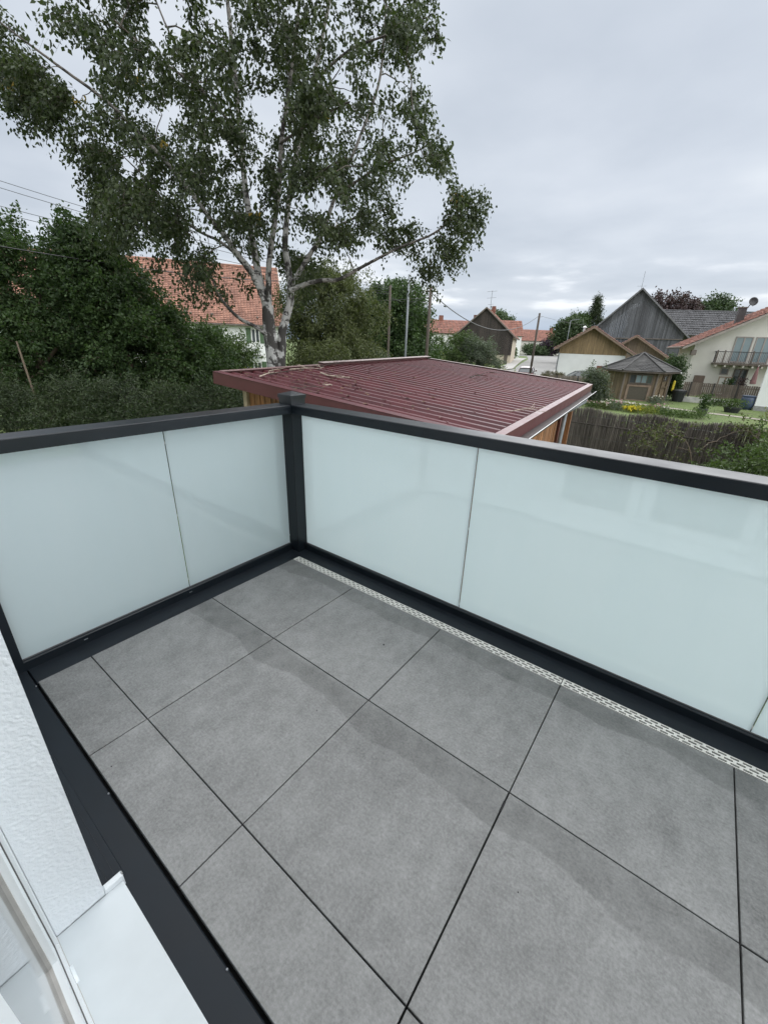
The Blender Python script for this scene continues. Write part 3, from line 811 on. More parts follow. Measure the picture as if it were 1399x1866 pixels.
SHUTTER = M('green_shutter', (0.065, 0.115, 0.055), .6, .15, 8)
IRON = M('black_iron', (0.025, .025, .027), .5, .15, 10)

def tiled(mb, c00, c10, c11, c01, course, width, thick=0.03, rr=None):
    # slope from eave (c00-c10) up to ridge (c01-c11), laid in overlapping courses of tiles
    c00, c10, c11, c01 = map(Vector, (c00, c10, c11, c01))
    L = (c01-c00).length; nC = max(1, int(L/course)); nW = max(1, int((c10-c00).length/width))
    nrm = (c10-c00).cross(c01-c00).normalized()
    if nrm.z < 0: nrm = -nrm
    rr = rr or random.Random(1)
    def pt(u, v): return (c00*(1-u)+c10*u)*(1-v)+(c01*(1-u)+c11*u)*v
    for i in range(nC):
        v0, v1 = i/nC, (i+1)/nC
        for j in range(nW):
            ua, ub = j/nW+.0, (j+1)/nW-.06/nW
            e_ = thick*rr.uniform(.8, 1.3)
            um = (ua+ub)/2
            a, b_, c, d = pt(ua, v0)+nrm*e_, pt(ub, v0)+nrm*e_, pt(ub, v1)+nrm*.004, pt(ua, v1)+nrm*.004
            m1, m2 = pt(um, v0)+nrm*(e_*1.9), pt(um, v1)+nrm*(.006+thick*.5)
            lo_ = pt(um, v0)
            k = len(mb.v); mb.v += [tuple(q) for q in (a, m1, b_, c, m2, d, lo_)]
            mb.f += [(k, k+1, k+4, k+5), (k+1, k+2, k+3, k+4), (k, k+6, k+1), (k+6, k+2, k+1)]
    return mb
def boards(mb, L, poly, y, w, th=.03, rr=None, z0f=None):
    # upright boards clipped to polygon poly [(a,z)] on facade L at depth y
    rr = rr or random.Random(2)
    A0, A1 = min(p_[0] for p_ in poly), max(p_[0] for p_ in poly)
    def span(a):
        zs = []
        for i in range(len(poly)):
            (x0, z0), (x1, z1) = poly[i], poly[(i+1) % len(poly)]
            if abs(x1-x0) > 1e-9 and min(x0, x1) <= a <= max(x0, x1): zs.append(z0+(z1-z0)*(a-x0)/(x1-x0))
        return (min(zs), max(zs)) if len(zs) > 1 else None
    a = A0
    while a < A1-1e-4:
        b_ = min(a+w*rr.uniform(.85, 1.15), A1); g_ = .012
        s0, s1 = span(a+1e-4), span(b_-g_-1e-4 if b_-g_ > a+2e-4 else a+2e-4)
        if s0 and s1:
            d = rr.uniform(0, .02)
            bz = rr.uniform(-.03, .03) if z0f else 0
            P = [L(a, y-d, s0[0]+bz), L(b_-g_, y-d, s1[0]+bz), L(b_-g_, y-d, s1[1]), L(a, y-d, s0[1])]
            mb.poly(P, L(0, th, 0)-L(0, 0, 0))
        a = b_
    return mb
def facebox(L, a0, a1, z0, z1, y0, y1, mb=None): return (mb or MB()).box(a0, a1, y0, y1, z0, z1, L)
def window(L, par, a0, a1, z0, z1, y=0.0, fr=.07, glass=PANE, frm=FRAMEW, mull=1, name='window', out=.05):
    mb = MB()
    facebox(L, a0, a0+fr, z0, z1, y-out, y+.02, mb); facebox(L, a1-fr, a1, z0, z1, y-out, y+.02, mb)
    facebox(L, a0+fr, a1-fr, z0, z0+fr, y-out, y+.02, mb); facebox(L, a0+fr, a1-fr, z1-fr, z1, y-out, y+.02, mb)
    for k in range(mull):
        c = a0+(a1-a0)*(k+1)/(mull+1); facebox(L, c-fr*.6, c+fr*.6, z0+fr, z1-fr, y-out+.005, y+.02, mb)
    w_ = mb.build(name, frm, par)
    facebox(L, a0+fr, a1-fr, z0+fr, z1-fr, y-.012, y-.004).build('pane', glass, w_)
    return w_
def slab(c00, c10, c11, c01, t):
    mb = MB(); n_ = (Vector(c10)-Vector(c00)).cross(Vector(c01)-Vector(c00)).normalized()
    if n_.z < 0: n_ = -n_
    return mb.poly([c00, c10, c11, c01], -n_*t)

# --- garage with white wall and tan boarded gable
L = frame(19.9, 52, 24); g0 = gs(19.9, 52)-.1
gar = thing('garage', 'white walled garage with tan boarded gable beside the road', 'garage', tuple(L(3.5, 3, g0)))
mb = MB(); W_, D_ = 6.92, 7.0
mb.box(0, W_, 0, D_, g0, 0.845, L); mb.build('wall', WHITEW, gar)
ap, zap = 3.17, 3.78; eL, zL, eR, zR = -.62, 1.36, 8.72, .44
zl = lambda a: zL+(zap-zL)*(a-eL)/(ap-eL) if a < ap else zap+(zR-zap)*(a-ap)/(eR-ap)
boards(MB(), L, [(-.02, .846), (W_+.02, .846), (W_+.02, zl(W_)-.1), (ap, zap-.12), (-.02, zl(0)-.1)], -.01, .14, .06).build('gable_boards', TANBOARD, gar)
mb = MB().poly([L(0, .1, .86), L(W_, .1, .86), L(W_, .1, zl(W_)-.2), L(ap, .1, zap-.2), L(0, .1, zl(0)-.2)], L(0, .1, 0)-L(0, 0, 0)); mb.build('gable_core', TRIM, gar)
for nm, (a0, z0_, a1, z1_) in enumerate(((eL, zL, ap, zap), (eR, zR, ap, zap))):
    slab(L(a0, -.65, z0_), L(a0, D_, z0_), L(a1, D_, z1_), L(a1, -.65, z1_), .10).build('roof_deck', TRIM, gar)
    tiled(MB(), L(a0, -.70, z0_+.02), L(a0, D_, z0_+.02), L(a1, D_, z1_+.02), L(a1, -.70, z1_+.02), .36, .3, .05).build('roof_tiles', T_BROWN, gar)['kind'] = 'stuff'
    d = L(a1, 0, z1_)-L(a0, 0, z0_)
    slab(L(a0, -.75, z0_-.02), L(a1, -.75, z1_-.02), L(a1, -.75, z1_-.24), L(a0, -.75, z0_-.24), .05).build('barge_board', BARGE, gar)
MB().tube([L(-.02, -.06, .95), L(-.02, -.06, g0)], .07, 8).build('downpipe', ZINC, gar)
MB().tube([L(eL-.05, -.6, zL-.02), L(eL-.05, D_, zL-.02)], .07, 8).build('gutter', ZINC, gar)
MB().lathe([(.14, 0), (.14, .5), (.24, .52), (.24, .6), (.02, .75)], tuple(L(2.15, 3.0, 3.2)), 10).build('flue', M('bright_flue', (.6, .6, .6), .3, .1, metal=.7), gar)
facebox(L, 4.27, 5.56, g0, -.33, -.10, -.02).build('garden_door', M('rust_brown_panel', (.17, .062, .035), .65, .15, 3), gar)
facebox(L, 5.60, 7.12, g0, -.36, -1.2, -.06).build('lean_to', M('blue_black_sheet', (.035, .045, .055), .5, .2, 3), gar)

# --- second lower gable behind it
L = frame(31.1, 60, 28); g0 = gs(31.1, 60)-.1
sh2 = thing('annexe', 'small annexe with brown boarded gable squeezed between garage and grey barn', 'building', tuple(L(2, 3, g0)))
ap, zap = 1.52, 3.28; eL, zL, eR, zR = -1.5, 1.25, 6.3, .34
MB().box(-1.2, 5.8, 0, 6, g0, .3, L).build('wall', CREAM, sh2)
zl = lambda a: zL+(zap-zL)*(a-eL)/(ap-eL) if a < ap else zap+(zR-zap)*(a-ap)/(eR-ap)
boards(MB(), L, [(-1.2, .3), (5.8, .3), (5.8, zl(5.8)-.05), (ap, zap-.1), (-1.2, zl(-1.2)-.1)], -.01, .16, .06).build('gable_boards', boardmat('brown_gable_boards', (.17, .125, .085), .12), sh2)
for (a0, z0_, a1, z1_) in ((eL, zL, ap, zap), (eR, zR, ap, zap)):
    slab(L(a0, -.65, z0_), L(a0, 6, z0_), L(a1, 6, z1_), L(a1, -.65, z1_), .10).build('roof_deck', TRIM, sh2)
    tiled(MB(), L(a0, -.7, z0_+.02), L(a0, 6, z0_+.02), L(a1, 6, z1_+.02), L(a1, -.7, z1_+.02), .36, .3, .05).build('roof_tiles', T_BROWN, sh2)['kind'] = 'stuff'
    slab(L(a0, -.75, z0_-.02), L(a1, -.75, z1_-.02), L(a1, -.75, z1_-.24), L(a0, -.75, z0_-.24), .05).build('barge_board', BARGE, sh2)

# --- big weathered grey barn
L = frame(31.5, 72, 28); g0 = gs(31.5, 72)-.1
bn = thing('grey_barn', 'tall weathered grey timber barn with steep gable behind the garden house', 'barn', tuple(L(6.5, 5, g0)))
ap, zap = 6.19, 9.92
eL, zL, eR, zR = -1.9, 1.75, 13.7, 3.30
zl = lambda a: zL+(zap-zL)*(a-eL)/(ap-eL) if a < ap else zap+(zR-zap)*(a-ap)/(eR-ap)
boards(MB(), L, [(-1.5, 3.2), (12.9, 3.2), (12.9, zl(12.9)-.15), (ap, zap-.2), (-.2, zl(-.2)-.1), (-1.5, 3.21)], -.10, .24, .05, random.Random(9)).build('upper_boards', GREYBOARD, bn)
boards(MB(), L, [(-1.5, g0), (12.9, g0), (12.9, 3.25), (-1.5, 3.25)], 0, .26, .05, random.Random(8)).build('lower_boards', GREYBOARD, bn)
MB().box(-1.5, 12.9, .05, .3, g0, 3.2, L).build('wall_core', DARKBOARD, bn)
facebox(L, -1.5, 12.9, 3.10, 3.20, -.16, -.09).build('rail_board', TRIM, bn)
facebox(L, 5.3, 6.2, 8.0, 9.0, -.15, -.11).build('loft_hatch', GREYBOARD, bn)
for (a0, z0_, a1, z1_) in ((eL, zL, ap, zap), (eR, zR, ap, zap)):
    slab(L(a0, -.55, z0_), L(a0, 14, z0_), L(a1, 14, z1_), L(a1, -.55, z1_), .14).build('roof_deck', GREYBOARD, bn)
    tiled(MB(), L(a0, -.6, z0_+.02), L(a0, 14, z0_+.02), L(a1, 14, z1_+.02), L(a1, -.6, z1_+.02), .5, .45, .05).build('roof_tiles', T_GREY, bn)['kind'] = 'stuff'
    slab(L(a0, -.65, z0_+.1), L(a1, -.65, z1_+.1), L(a1, -.65, z1_-.16), L(a0, -.65, z0_-.16), .05).build('barge_board', M('grey_barge', (.15, .15, .155), .7, .2, 4), bn)
MB().tube([L(6.0, 3, 9.2), L(6.0, 3, 12.6)], .03, 5).tube([L(5.4, 3, 10.6), L(6.6, 3, 10.6)], .02, 5).build('aerial', ZINC, bn)

# --- long grey roofed building further right
L = frame(45, 80, 8); g0 = gs(45, 80)-.1
lg = thing('long_barn', 'long barn with grey tiled roof behind the cream house', 'barn', tuple(L(8, 5, g0)))
MB().box(0, 22, 0, 9, g0, 4.2, L).build('wall', GREYBOARD, lg)
slab(L(-.5, -.5, 4.2), L(22.5, -.5, 4.2), L(22.5, 4.5, 8.35), L(-.5, 4.5, 8.35), .15).build('roof_deck', TRIM, lg)
slab(L(-.5, 9.5, 4.2), L(22.5, 9.5, 4.2), L(22.5, 4.5, 8.35), L(-.5, 4.5, 8.35), .15).build('roof_deck', TRIM, lg)
tiled(MB(), L(-.5, -.55, 4.2), L(22.5, -.55, 4.2), L(22.5, 4.5, 8.38), L(-.5, 4.5, 8.38), .55, .42, .07).build('roof_tiles', T_GREY, lg)['kind'] = 'stuff'
MB().tube([L(-.5, 4.5, 8.42), L(22.5, 4.5, 8.42)], .14, 6).build('ridge_tiles', T_GREY, lg)
slab(L(1.2, -1.2, 3.6), L(7, -1.2, 3.6), L(7, 1.2, 5.4), L(1.2, 1.2, 5.4), .08).build('sheet_patch', M('pale_corrugated_sheet', (.22, .22, .225), .6, .3, 3, st=(6, 1, 1)), lg)

# --- cream house with balcony
L = frame(27.6, 41, 26); g0 = gs(27.6, 41)-.1
ch = thing('cream_house', 'cream house with red tiled roof, iron balcony and tall windows at the right', 'house', tuple(L(4, 4, g0)))
ap, zap = 8.2, 6.6; W_, D_ = 15.6, 9.0
eL, zL = -.75, 1.85; pit = (zap-zL)/(ap-eL)
zl = lambda a: zL+pit*(a-eL) if a < ap else zap-pit*(a-ap)
mb = MB().poly([L(.28, 0, g0), L(W_, 0, g0), L(W_, 0, zl(W_)-.15), L(ap, 0, zap-.15), L(.28, 0, zl(.28)-.15)], L(0, D_, 0)-L(0, 0, 0)); mb.build('wall', CREAM, ch)
for (a0, z0_, a1, z1_) in ((eL, zL, ap, zap), (2*ap-eL, zL, ap, zap)):
    slab(L(a0, -.9, z0_), L(a0, D_+.6, z0_), L(a1, D_+.6, z1_), L(a1, -.9, z1_), .12).build('roof_deck', TRIM, ch)
    tiled(MB(), L(a0-.05, -.95, z0_+.02), L(a0-.05, D_+.6, z0_+.02), L(a1, D_+.6, z1_+.02), L(a1, -.95, z1_+.02), .36, .3, .05).build('roof_tiles', T_RED, ch)['kind'] = 'stuff'
    slab(L(a0, -1.0, z0_-.0), L(a1, -1.0, z1_-.0), L(a1, -1.0, z1_-.2), L(a0, -1.0, z0_-.2), .05).build('barge_board', M('grey_barge2', (.28, .25, .22), .7, .15, 4), ch)
MB().tube([L(eL-.12, -.95, zL-.02), L(eL-.12, D_+.6, zL-.02)], .08, 8).build('gutter', TRIM, ch)
facebox(L, .05, .4, 1.2, 1.65, -.95, .0).build('purlin', TRIM, ch)
chm = MB().box(3.05, 3.6, 1.9, 2.5, 3.5, 5.25, L).build('chimney', M('dark_clad_chimney', (.06, .055, .055), .6, .2, 4), ch)
MB().box(3.0, 3.65, 1.85, 2.55, 5.25, 5.33, L).build('chimney_cap', TRIM, chm)
# dish aerial on the chimney
mb = MB(); dc = L(3.85, 1.9, 5.75)
def DT(x, y, z):
    n_ = (L(.25, -1, .25)-L(0, 0, 0)).normalized(); u_ = n_.cross(Vector((0, 0, 1))).normalized(); v_ = u_.cross(n_)
    return dc+u_*x+v_*y+n_*z
mb.lathe([(.02, -.10), (.17, -.07), (.29, -.02), (.36, .04), (.35, .05), (.27, 0), (.15, -.05), (.02, -.075)], (0, 0, 0), 20, DT)
dish = mb.build('satellite_dish', M('dark_dish', (.025, .026, .028), .5, .1), ch, smooth=True)
MB().tube([DT(0, -.4, 0), DT(0, -.25, .55)], .02, 5).tube([DT(0, -.25, .5), DT(0, -.25, .66)], .05, 6).tube([DT(0, 0, -.1), L(3.6, 2.2, 5.2)], .035, 6).build('dish_arm', IRON, dish)
window(L, ch, 3.10, 4.36, .72, 2.84, 0, .09, PANEBLUE, M('grey_window_frame', (.30, .27, .25), .6, .1), 1, 'balcony_door')
window(L, ch, 4.52, 5.8, .72, 2.84, 0, .09, PANEBLUE, MATS['grey_window_frame'], 1, 'balcony_door')
window(L, ch, 2.72, 3.36, -.38, .26, 0, .1, PANE, MATS['grey_window_frame'], 0)
window(L, ch, 3.74, 4.75, g0+.1, .2, 0, .09, PANE, FRAMEB, 1, 'garden_door')
bal = facebox(L, 1.9, 8.0, .50, .66, -1.1, -.001).build('balcony', FRAMEB, ch)
mb = MB()
for a in np.arange(2.0, 8.0, .115): mb.tube([L(a, -1.05, .68), L(a, -1.05, 1.55)], .012, 4)
for y in np.arange(-.95, -.05, .13): mb.tube([L(1.95, y, .68), L(1.95, y, 1.55)], .012, 4)
mb.build('balusters', IRON, bal)
MB().box(1.9, 8.0, -1.08, -1.02, 1.55, 1.61, L).box(1.92, 1.98, -1.02, 0, 1.55, 1.61, L).build('handrail', IRON, bal)
for a in (1.93, 2.46, 4.45, 6.4): MB().box(a-.045, a+.045, -1.12, -1.03, .5, 1.7, L).build('balcony_post', FRAMEB, bal)
for a in (2.1, 2.75, 3.4, 4.05, 4.7, 5.35): MB().box(a-.07, a+.07, -1.05, -.001, .33, .498, L).build('bracket', M('pale_beam_end', (.5, .47, .42), .7, .1), bal)

# patio umbrella, boxes and plants in front of it
um = thing('patio_umbrella', 'folded dusky pink patio umbrella in front of the cream house', 'umbrella', tuple(L(4.95, -1.6, g0)))
MB().tube([L(4.95, -1.6, g0), L(4.95, -1.6, .62)], .025, 6).build('pole', FRAMEW, um)
MB().lathe([(.05, 1.65), (.12, 1.2), (.19, .6), (.23, .25), (.16, .22)], tuple(L(4.95, -1.6, -1.15)), 10).build('canopy', M('dusky_pink_cloth', (.22, .12, .12), .9, .2, 6), um)
o = facebox(L, .85, 1.6, g0, -.50, -.9, -.4).build('storage_box', M('brown_box', (.10, .07, .055), .7, .2, 3)); tag(o, 'brown storage cabinet against the cream wall left of the balcony', 'cabinet')
pf = thing('picture_frame_rack', 'pale glazed rack standing on the patio below the balcony', 'rack', tuple(L(3.1, -1.0, g0)))
window(L, pf, 2.62, 3.62, g0+.4, -.48, -.9, .08, clearglass('pale_pane', (.45, .45, .42)), BARGE, 1, 'glazed_panel')
facebox(L, 2.62, 2.72, g0, g0+.4, -.95, -.87).build('leg', BARGE, pf); facebox(L, 3.52, 3.62, g0, g0+.4, -.95, -.87).build('leg', BARGE, pf)

# --- white house at the right edge
L = frame(25.5, 29.6, 40); g0 = GZ-.1
wh = thing('white_house', 'white rendered house wall cut off by the right picture edge', 'house', tuple(L(2, 2, g0)))
MB().box(0, 7, 0, 5, g0, 4.4, L).build('wall', WHITEW, wh)
MB().box(-.02, 7, -.02, 0, g0, g0+.42, L).build('plinth', CONC, wh)
window(L, wh, 1.0, 1.9, -.6, .6, 0, .08, PANE, M('red_frame', (.16, .04, .035), .5, .1), 1)
slab(L(-.6, -.7, 4.2), L(-.6, 5.7, 4.2), L(3.5, 5.7, 6.4), L(3.5, -.7, 6.4), .15).build('roof', T_RED, wh)

# --- dark boarded barn by the road
L = frame(13.9, 93, 18); g0 = gs(13.9, 93)-.15
db = thing('dark_barn', 'dark brown boarded barn with orange tiled roof left of the road', 'barn', tuple(L(5.5, 8, g0)))
ap, zap = 5.39, 8.45; eL, zL, eR, zR = -1.1, 2.7, 11.9, 2.95; D_ = 19
zl = lambda a: zL+(zap-zL)*(a-eL)/(ap-eL) if a < ap else zap+(zR-zap)*(a-ap)/(eR-ap)
MB().box(-.4, 11.2, .05, D_, g0, 3.3, L).build('wall', M('pale_barn_render', (.52, .45, .35), .85, .12, .6), db)
boards(MB(), L, [(-.45, -.25), (11.22, -.25), (11.22, zl(11.2)-.1), (ap, zap-.15), (-.45, zl(-.45)-.1)], -.06, .26, .06, random.Random(5)).build('gable_boards', DARKBOARD, db)
mb = MB().poly([L(-.4, .1, 3.3), L(11.2, .1, 3.3), L(ap, .1, zap-.3)], L(0, D_-.2, 0)-L(0, 0, 0)); mb.build('gable_core', DARKBOARD, db)
facebox(L, 9.9, 10.6, g0, .9, -.02, .06).build('gate', FRAMEB, db)
for (a0, z0_, a1, z1_) in ((eL, zL, ap, zap), (eR, zR, ap, zap)):
    slab(L(a0, -.5, z0_), L(a0, D_+.5, z0_), L(a1, D_+.5, z1_), L(a1, -.5, z1_), .15).build('roof_deck', TRIM, db)
    tiled(MB(), L(a0, -.5, z0_+.02), L(a0, D_+.5, z0_+.02), L(a1, D_+.5, z1_+.02), L(a1, -.5, z1_+.02), .5, .45, .05).build('roof_tiles', T_RED, db)['kind'] = 'stuff'
    slab(L(a0, -.58, z0_+.08), L(a1, -.58, z1_+.08), L(a1, -.58, z1_-.2), L(a0, -.58, z0_-.2), .06).build('barge_board', TRIM, db)
for (a, y, h_) in ((6.1, 7, 9.2), (2.2, 9, 7.6)):
    MB().box(a-.4, a+.4, y-.4, y+.4, 6.0, h_, L).build('chimney', T_BROWN, db)
mb = MB().tube([L(5.6, 4.5, 8.0), L(5.6, 4.5, 11.9)], .05, 5)
for z, w in ((11.7, 1.0), (10.5, .9), (9.3, .6)): mb.tube([L(5.6-w, 4.5, z), L(5.6+w, 4.5, z+.12)], .03, 5)
mb.build('aerial', ZINC, db)

# --- houses further off: simple gabled bodies with windows
def farhouse(name, label, s, h, deg, w, d, ze, zr, roof, wallm, wins=(), chim=None, name_roof='roof'):
    L = frame(s, h, deg); g0 = gs(s, h)-.2
    o = thing(name, label, 'house', tuple(L(w/2, d/2, g0)))
    MB().poly([L(0, 0, g0), L(0, 0, ze), L(0, d/2, zr-.1), L(0, d, ze), L(0, d, g0)], L(w, 0, 0)-L(0, 0, 0)).build('wall', wallm, o)
    for y0, y1 in ((-.5, d/2), (d+.5, d/2)):
        slab(L(-.5, y0, ze-.3), L(w+.5, y0, ze-.3), L(w+.5, y1, zr), L(-.5, y1, zr), .15).build('roof_deck', TRIM, o)
        tiled(MB(), L(-.5, y0, ze-.28), L(w+.5, y0, ze-.28), L(w+.5, y1, zr+.02), L(-.5, y1, zr+.02), .7, .8, .05).build('roof_tiles', roof, o)['kind'] = 'stuff'
    for (a0, a1, z0, z1) in wins: window(L, o, a0, a1, z0, z1, -.01, .12, PANE, FRAMEW, 1)
    if chim: MB().box(chim[0]-.5, chim[0]+.5, d/2-.5, d/2+.5, zr-1, zr+chim[1], L).build('chimney', T_BROWN, o)
    return o
farhouse('far_house', 'far house with red roof just right of the dark barn', 33.5, 132, 0, 5.2, 8, 4.6, 8.6, T_RED, WHITEW, ((1.0, 2.0, 2.4, 3.8), (3.0, 4.0, 2.4, 3.8), (1.0, 2.0, -.2, 1.3), (3.0, 4.2, -.6, 1.4)))
farhouse('far_house', 'far farmhouse with long brown red roof at the end of the road', 50, 172, 0, 19, 10, 4.0, 7.8, T_RED, CREAM, ((12, 13.5, 1.5, 3),), (13, 1.0))
farhouse('far_house', 'far house with red roof partly hidden behind the utility pole', 7.0, 110, -4, 14, 9, 4.2, 7.1, T_RED, WHITEW, (), (6, 1.0))

# --- white house with orange roof at the left, behind the trees
L = frame(-21.2, 45, -18); g0 = gs(-21, 45)-.2
lh = thing('tiled_roof_house', 'long white house with orange clay tile roof and green shutters at the left', 'house', tuple(L(-3, 5, g0)))
A0, A1, D_ = -26.0, 9.85, 11.0; ZE, ZR = 2.95, 8.55
MB().poly([L(A0, 0, g0), L(A0, 0, ZE+.2), L(A0, D_/2, ZR-.2), L(A0, D_, ZE+.2), L(A0, D_, g0)], L(A1-A0, 0, 0)-L(0, 0, 0)).build('wall', WHITEW, lh)
for y0, y1 in ((-.65, D_/2), (D_+.65, D_/2)):
    slab(L(A0-.5, y0, ZE-.4), L(A1+.45, y0, ZE-.4), L(A1+.45, y1, ZR), L(A0-.5, y1, ZR), .15).build('roof_deck', FRAMEB, lh)
o = tiled(MB(), L(A0-.5, -.68, ZE-.36), L(A1+.45, -.68, ZE-.36), L(A1+.45, D_/2, ZR+.04), L(A0-.5, D_/2, ZR+.04), .26, .30, .045).build('roof_tiles', T_ORANGE, lh); stuff(o)
MB().tube([L(A0-.5, D_/2, ZR+.08), L(A1+.45, D_/2, ZR+.08)], .13, 7).build('ridge_tiles', T_ORANGE, lh)
MB().tube([L(A0-.5, -.74, ZE-.45), L(A1+.45, -.74, ZE-.45)], .075, 7).build('gutter', FRAMEB, lh)
slab(L(A1+.47, -.7, ZE-.38), L(A1+.47, D_/2, ZR+.08), L(A1+.47, D_/2, ZR-.18), L(A1+.47, -.7, ZE-.6), .06).build('verge_board', M('pale_verge', (.5, .45, .38), .7, .1), lh)
def at_roof(a, t): return L(a, -.68+(D_/2+.68)*t, ZE-.36+(ZR-ZE+.4)*t+.07)
for a, t in ((1.2, .12), (3.2, .12), (5.4, .12), (7.6, .10), (-1.2, .42), (1.5, .42), (4.2, .44), (.2, .62), (3.0, .65)):
    q = at_roof(a, t); MB().lathe([(.13, 0), (.12, .1), (.05, .16)], tuple(q), 7).build('snow_guard', FRAMEB, lh)
for (a0, z0, z1) in ((6.85, .85, 2.25), (6.85, -1.95, -1.05), (2.2, .85, 2.25), (-2.6, .85, 2.25), (2.2, -1.9, -.6)):
    window(L, lh, a0, a0+.85, z0, z1, -.01, .09, PANE, FRAMEW, 1)
    for sa in (a0-.52, a0+.87): facebox(L, sa, sa+.48, z0-.03, z1+.03, -.09, -.03).build('shutter', SHUTTER, lh)
o = facebox(L, 4.0, 7.7, -.44, -.30, -1.3, -.001).build('balcony', CONC, lh)
mb = MB()
for k in range(13):
    for r in range(3): mb.box(4.05+k*.28, 4.05+k*.28+.2, -1.25, -1.2, -.25+r*.33, -.25+r*.33+.24, L)
mb.box(4.0, 7.7, -1.27, -1.18, .72, .80, L); mb.build('balustrade', FRAMEW, o)
facebox(L, 4.6, 7.75, -.62, -.52, -2.2, -1.32).build('canopy', ZINC, lh)
MB().tube([L(-5.3, D_/2-.2, 8.4), L(-5.3, D_/2-.2, 10.2)], .06, 6).build('vent_pipe', ZINC, lh)
MB().box(-8.5, -7.7, D_/2-1.6, D_/2-.8, 7.0, 9.3, L).build('chimney', T_BROWN, lh)

# ------------------------------------------------------------------ garden: little house, fences, pots, bins
# six-sided garden house
gc = V(20.0, 34.9); gc = (gc.x, gc.y)
gh = thing('garden_house', 'six sided brown wooden garden house with grey shingled tent roof on the lawn', 'garden house', (gc[0], gc[1], GZ))
ca = math.atan2(-F2.y, -F2.x)      # direction from the house to the viewer
R_, RE = 2.18, 2.75
ga = ca+math.radians(36)
def hexp(r, k, z): return Vector((gc[0]+r*math.cos(ga+k*PI/3+PI/6), gc[1]+r*math.sin(ga+k*PI/3+PI/6), z))
ZB, ZEV, ZAP = GZ, -.02, 1.22
def wframe(k):
    # facade k between hex corners k and k+1, x from left to right seen from outside
    A, B = hexp(R_, k+1, 0), hexp(R_, k, 0)
    u = (B-A).normalized(); w = Vector((0, 0, 1)).cross(u)
    c = (A+B)/2-Vector((gc[0], gc[1], 0))
    if w.dot(c) > 0: w = -w
    if u.cross(w).z < 0: A, B = B, A; u = -u
    return (lambda x, y, z: A+u*x+w*y+Vector((0, 0, z))), (B-A).length
for k in range(6):
    Lk, wd = wframe(k)
    mb = MB()
    if k == 5:
        # diagonal boarding on the door bay
        mb.box(0, wd, .0, .05, ZB, ZEV+.1, Lk)
        n_ = 22
        for i in range(-n_, n_+4):
            z0 = ZB+i*.15
            p4 = []
            pts = [(0, z0), (wd, z0+wd*.75), (wd, z0+wd*.75+.135), (0, z0+.135)]
            # clip to the bay
            def clip(ps, f, inter):
                o_ = []
                for q0, q1 in zip(ps, ps[1:]+ps[:1]):
                    if f(q0): o_.append(q0)
                    if f(q0) != f(q1): o_.append(inter(q0, q1))
                return o_
            for lim, sgn in ((ZB, 1), (ZEV+.05, -1)):
                fz = lambda q: (q[1]-lim)*sgn >= 0
                it = lambda a, b_: (a[0]+(b_[0]-a[0])*(lim-a[1])/(b_[1]-a[1]), lim)
                pts = clip(pts, fz, it) if pts else pts
            if len(pts) > 2: mb.poly([Lk(a, -.02, z) for a, z in pts], Lk(0, .018, 0)-Lk(0, 0, 0))
    else:
        boards(mb, Lk, [(0, ZB), (wd, ZB), (wd, ZEV+.1), (0, ZEV+.1)], 0, .13, .05)
    w_ = mb.build('wall', GARDENBOARD, gh)
    if k == 4:
        window(Lk, w_, .30, wd-.25, -.98, -.22, -.03, .10, PANE, FRAMEB, 0, 'serving_window', .05)
        window(Lk, w_, .75, 1.55, -.90, -.28, -.06, .05, PANEBLUE, FRAMEB, 1, 'sash', .05)
        fb = MB()
        for (a0, a1, z0, z1) in ((.28, wd-.28, -1.16, -1.02), (.28, .44, -2.12, -1.16), (wd-.44, wd-.28, -2.12, -1.16), (.28, wd-.28, -2.2, -2.12)): fb.box(a0, a1, -.14, -.03, z0, z1, Lk)
        fb.build('flap_frame', BARGE, w_)
        MB().box(.44, wd-.44, -.10, -.04, -2.12, -1.16, Lk).build('flap_panel', M('dark_flap', (.075, .065, .048), .7, .15, 8), w_)
    if k == 5:
        d_ = MB()
        for (a0, a1, z0, z1) in ((.75, .85, ZB, -.12), (1.62, 1.72, ZB, -.12), (.85, 1.62, -.22, -.12), (.85, 1.62, -1.22, -1.10), (.85, 1.62, ZB, ZB+.14)): d_.box(a0, a1, -.10, -.03, z0, z1, Lk)
        dv = d_.build('door_frame', BARGE if False else M('door_brown', (.11, .08, .05), .7, .15, 6), w_)
        window(Lk, w_, .98, 1.5, -.72, -.32, -.05, .06, PANE, FRAMEB, 0, 'door_window', .05)
for k in range(6): MB().tube([hexp(R_+.02, k, ZB), hexp(R_+.02, k, ZEV+.1)], .07, 6).build('corner_post', TRIM, gh)
apx = Vector((gc[0], gc[1], ZAP))
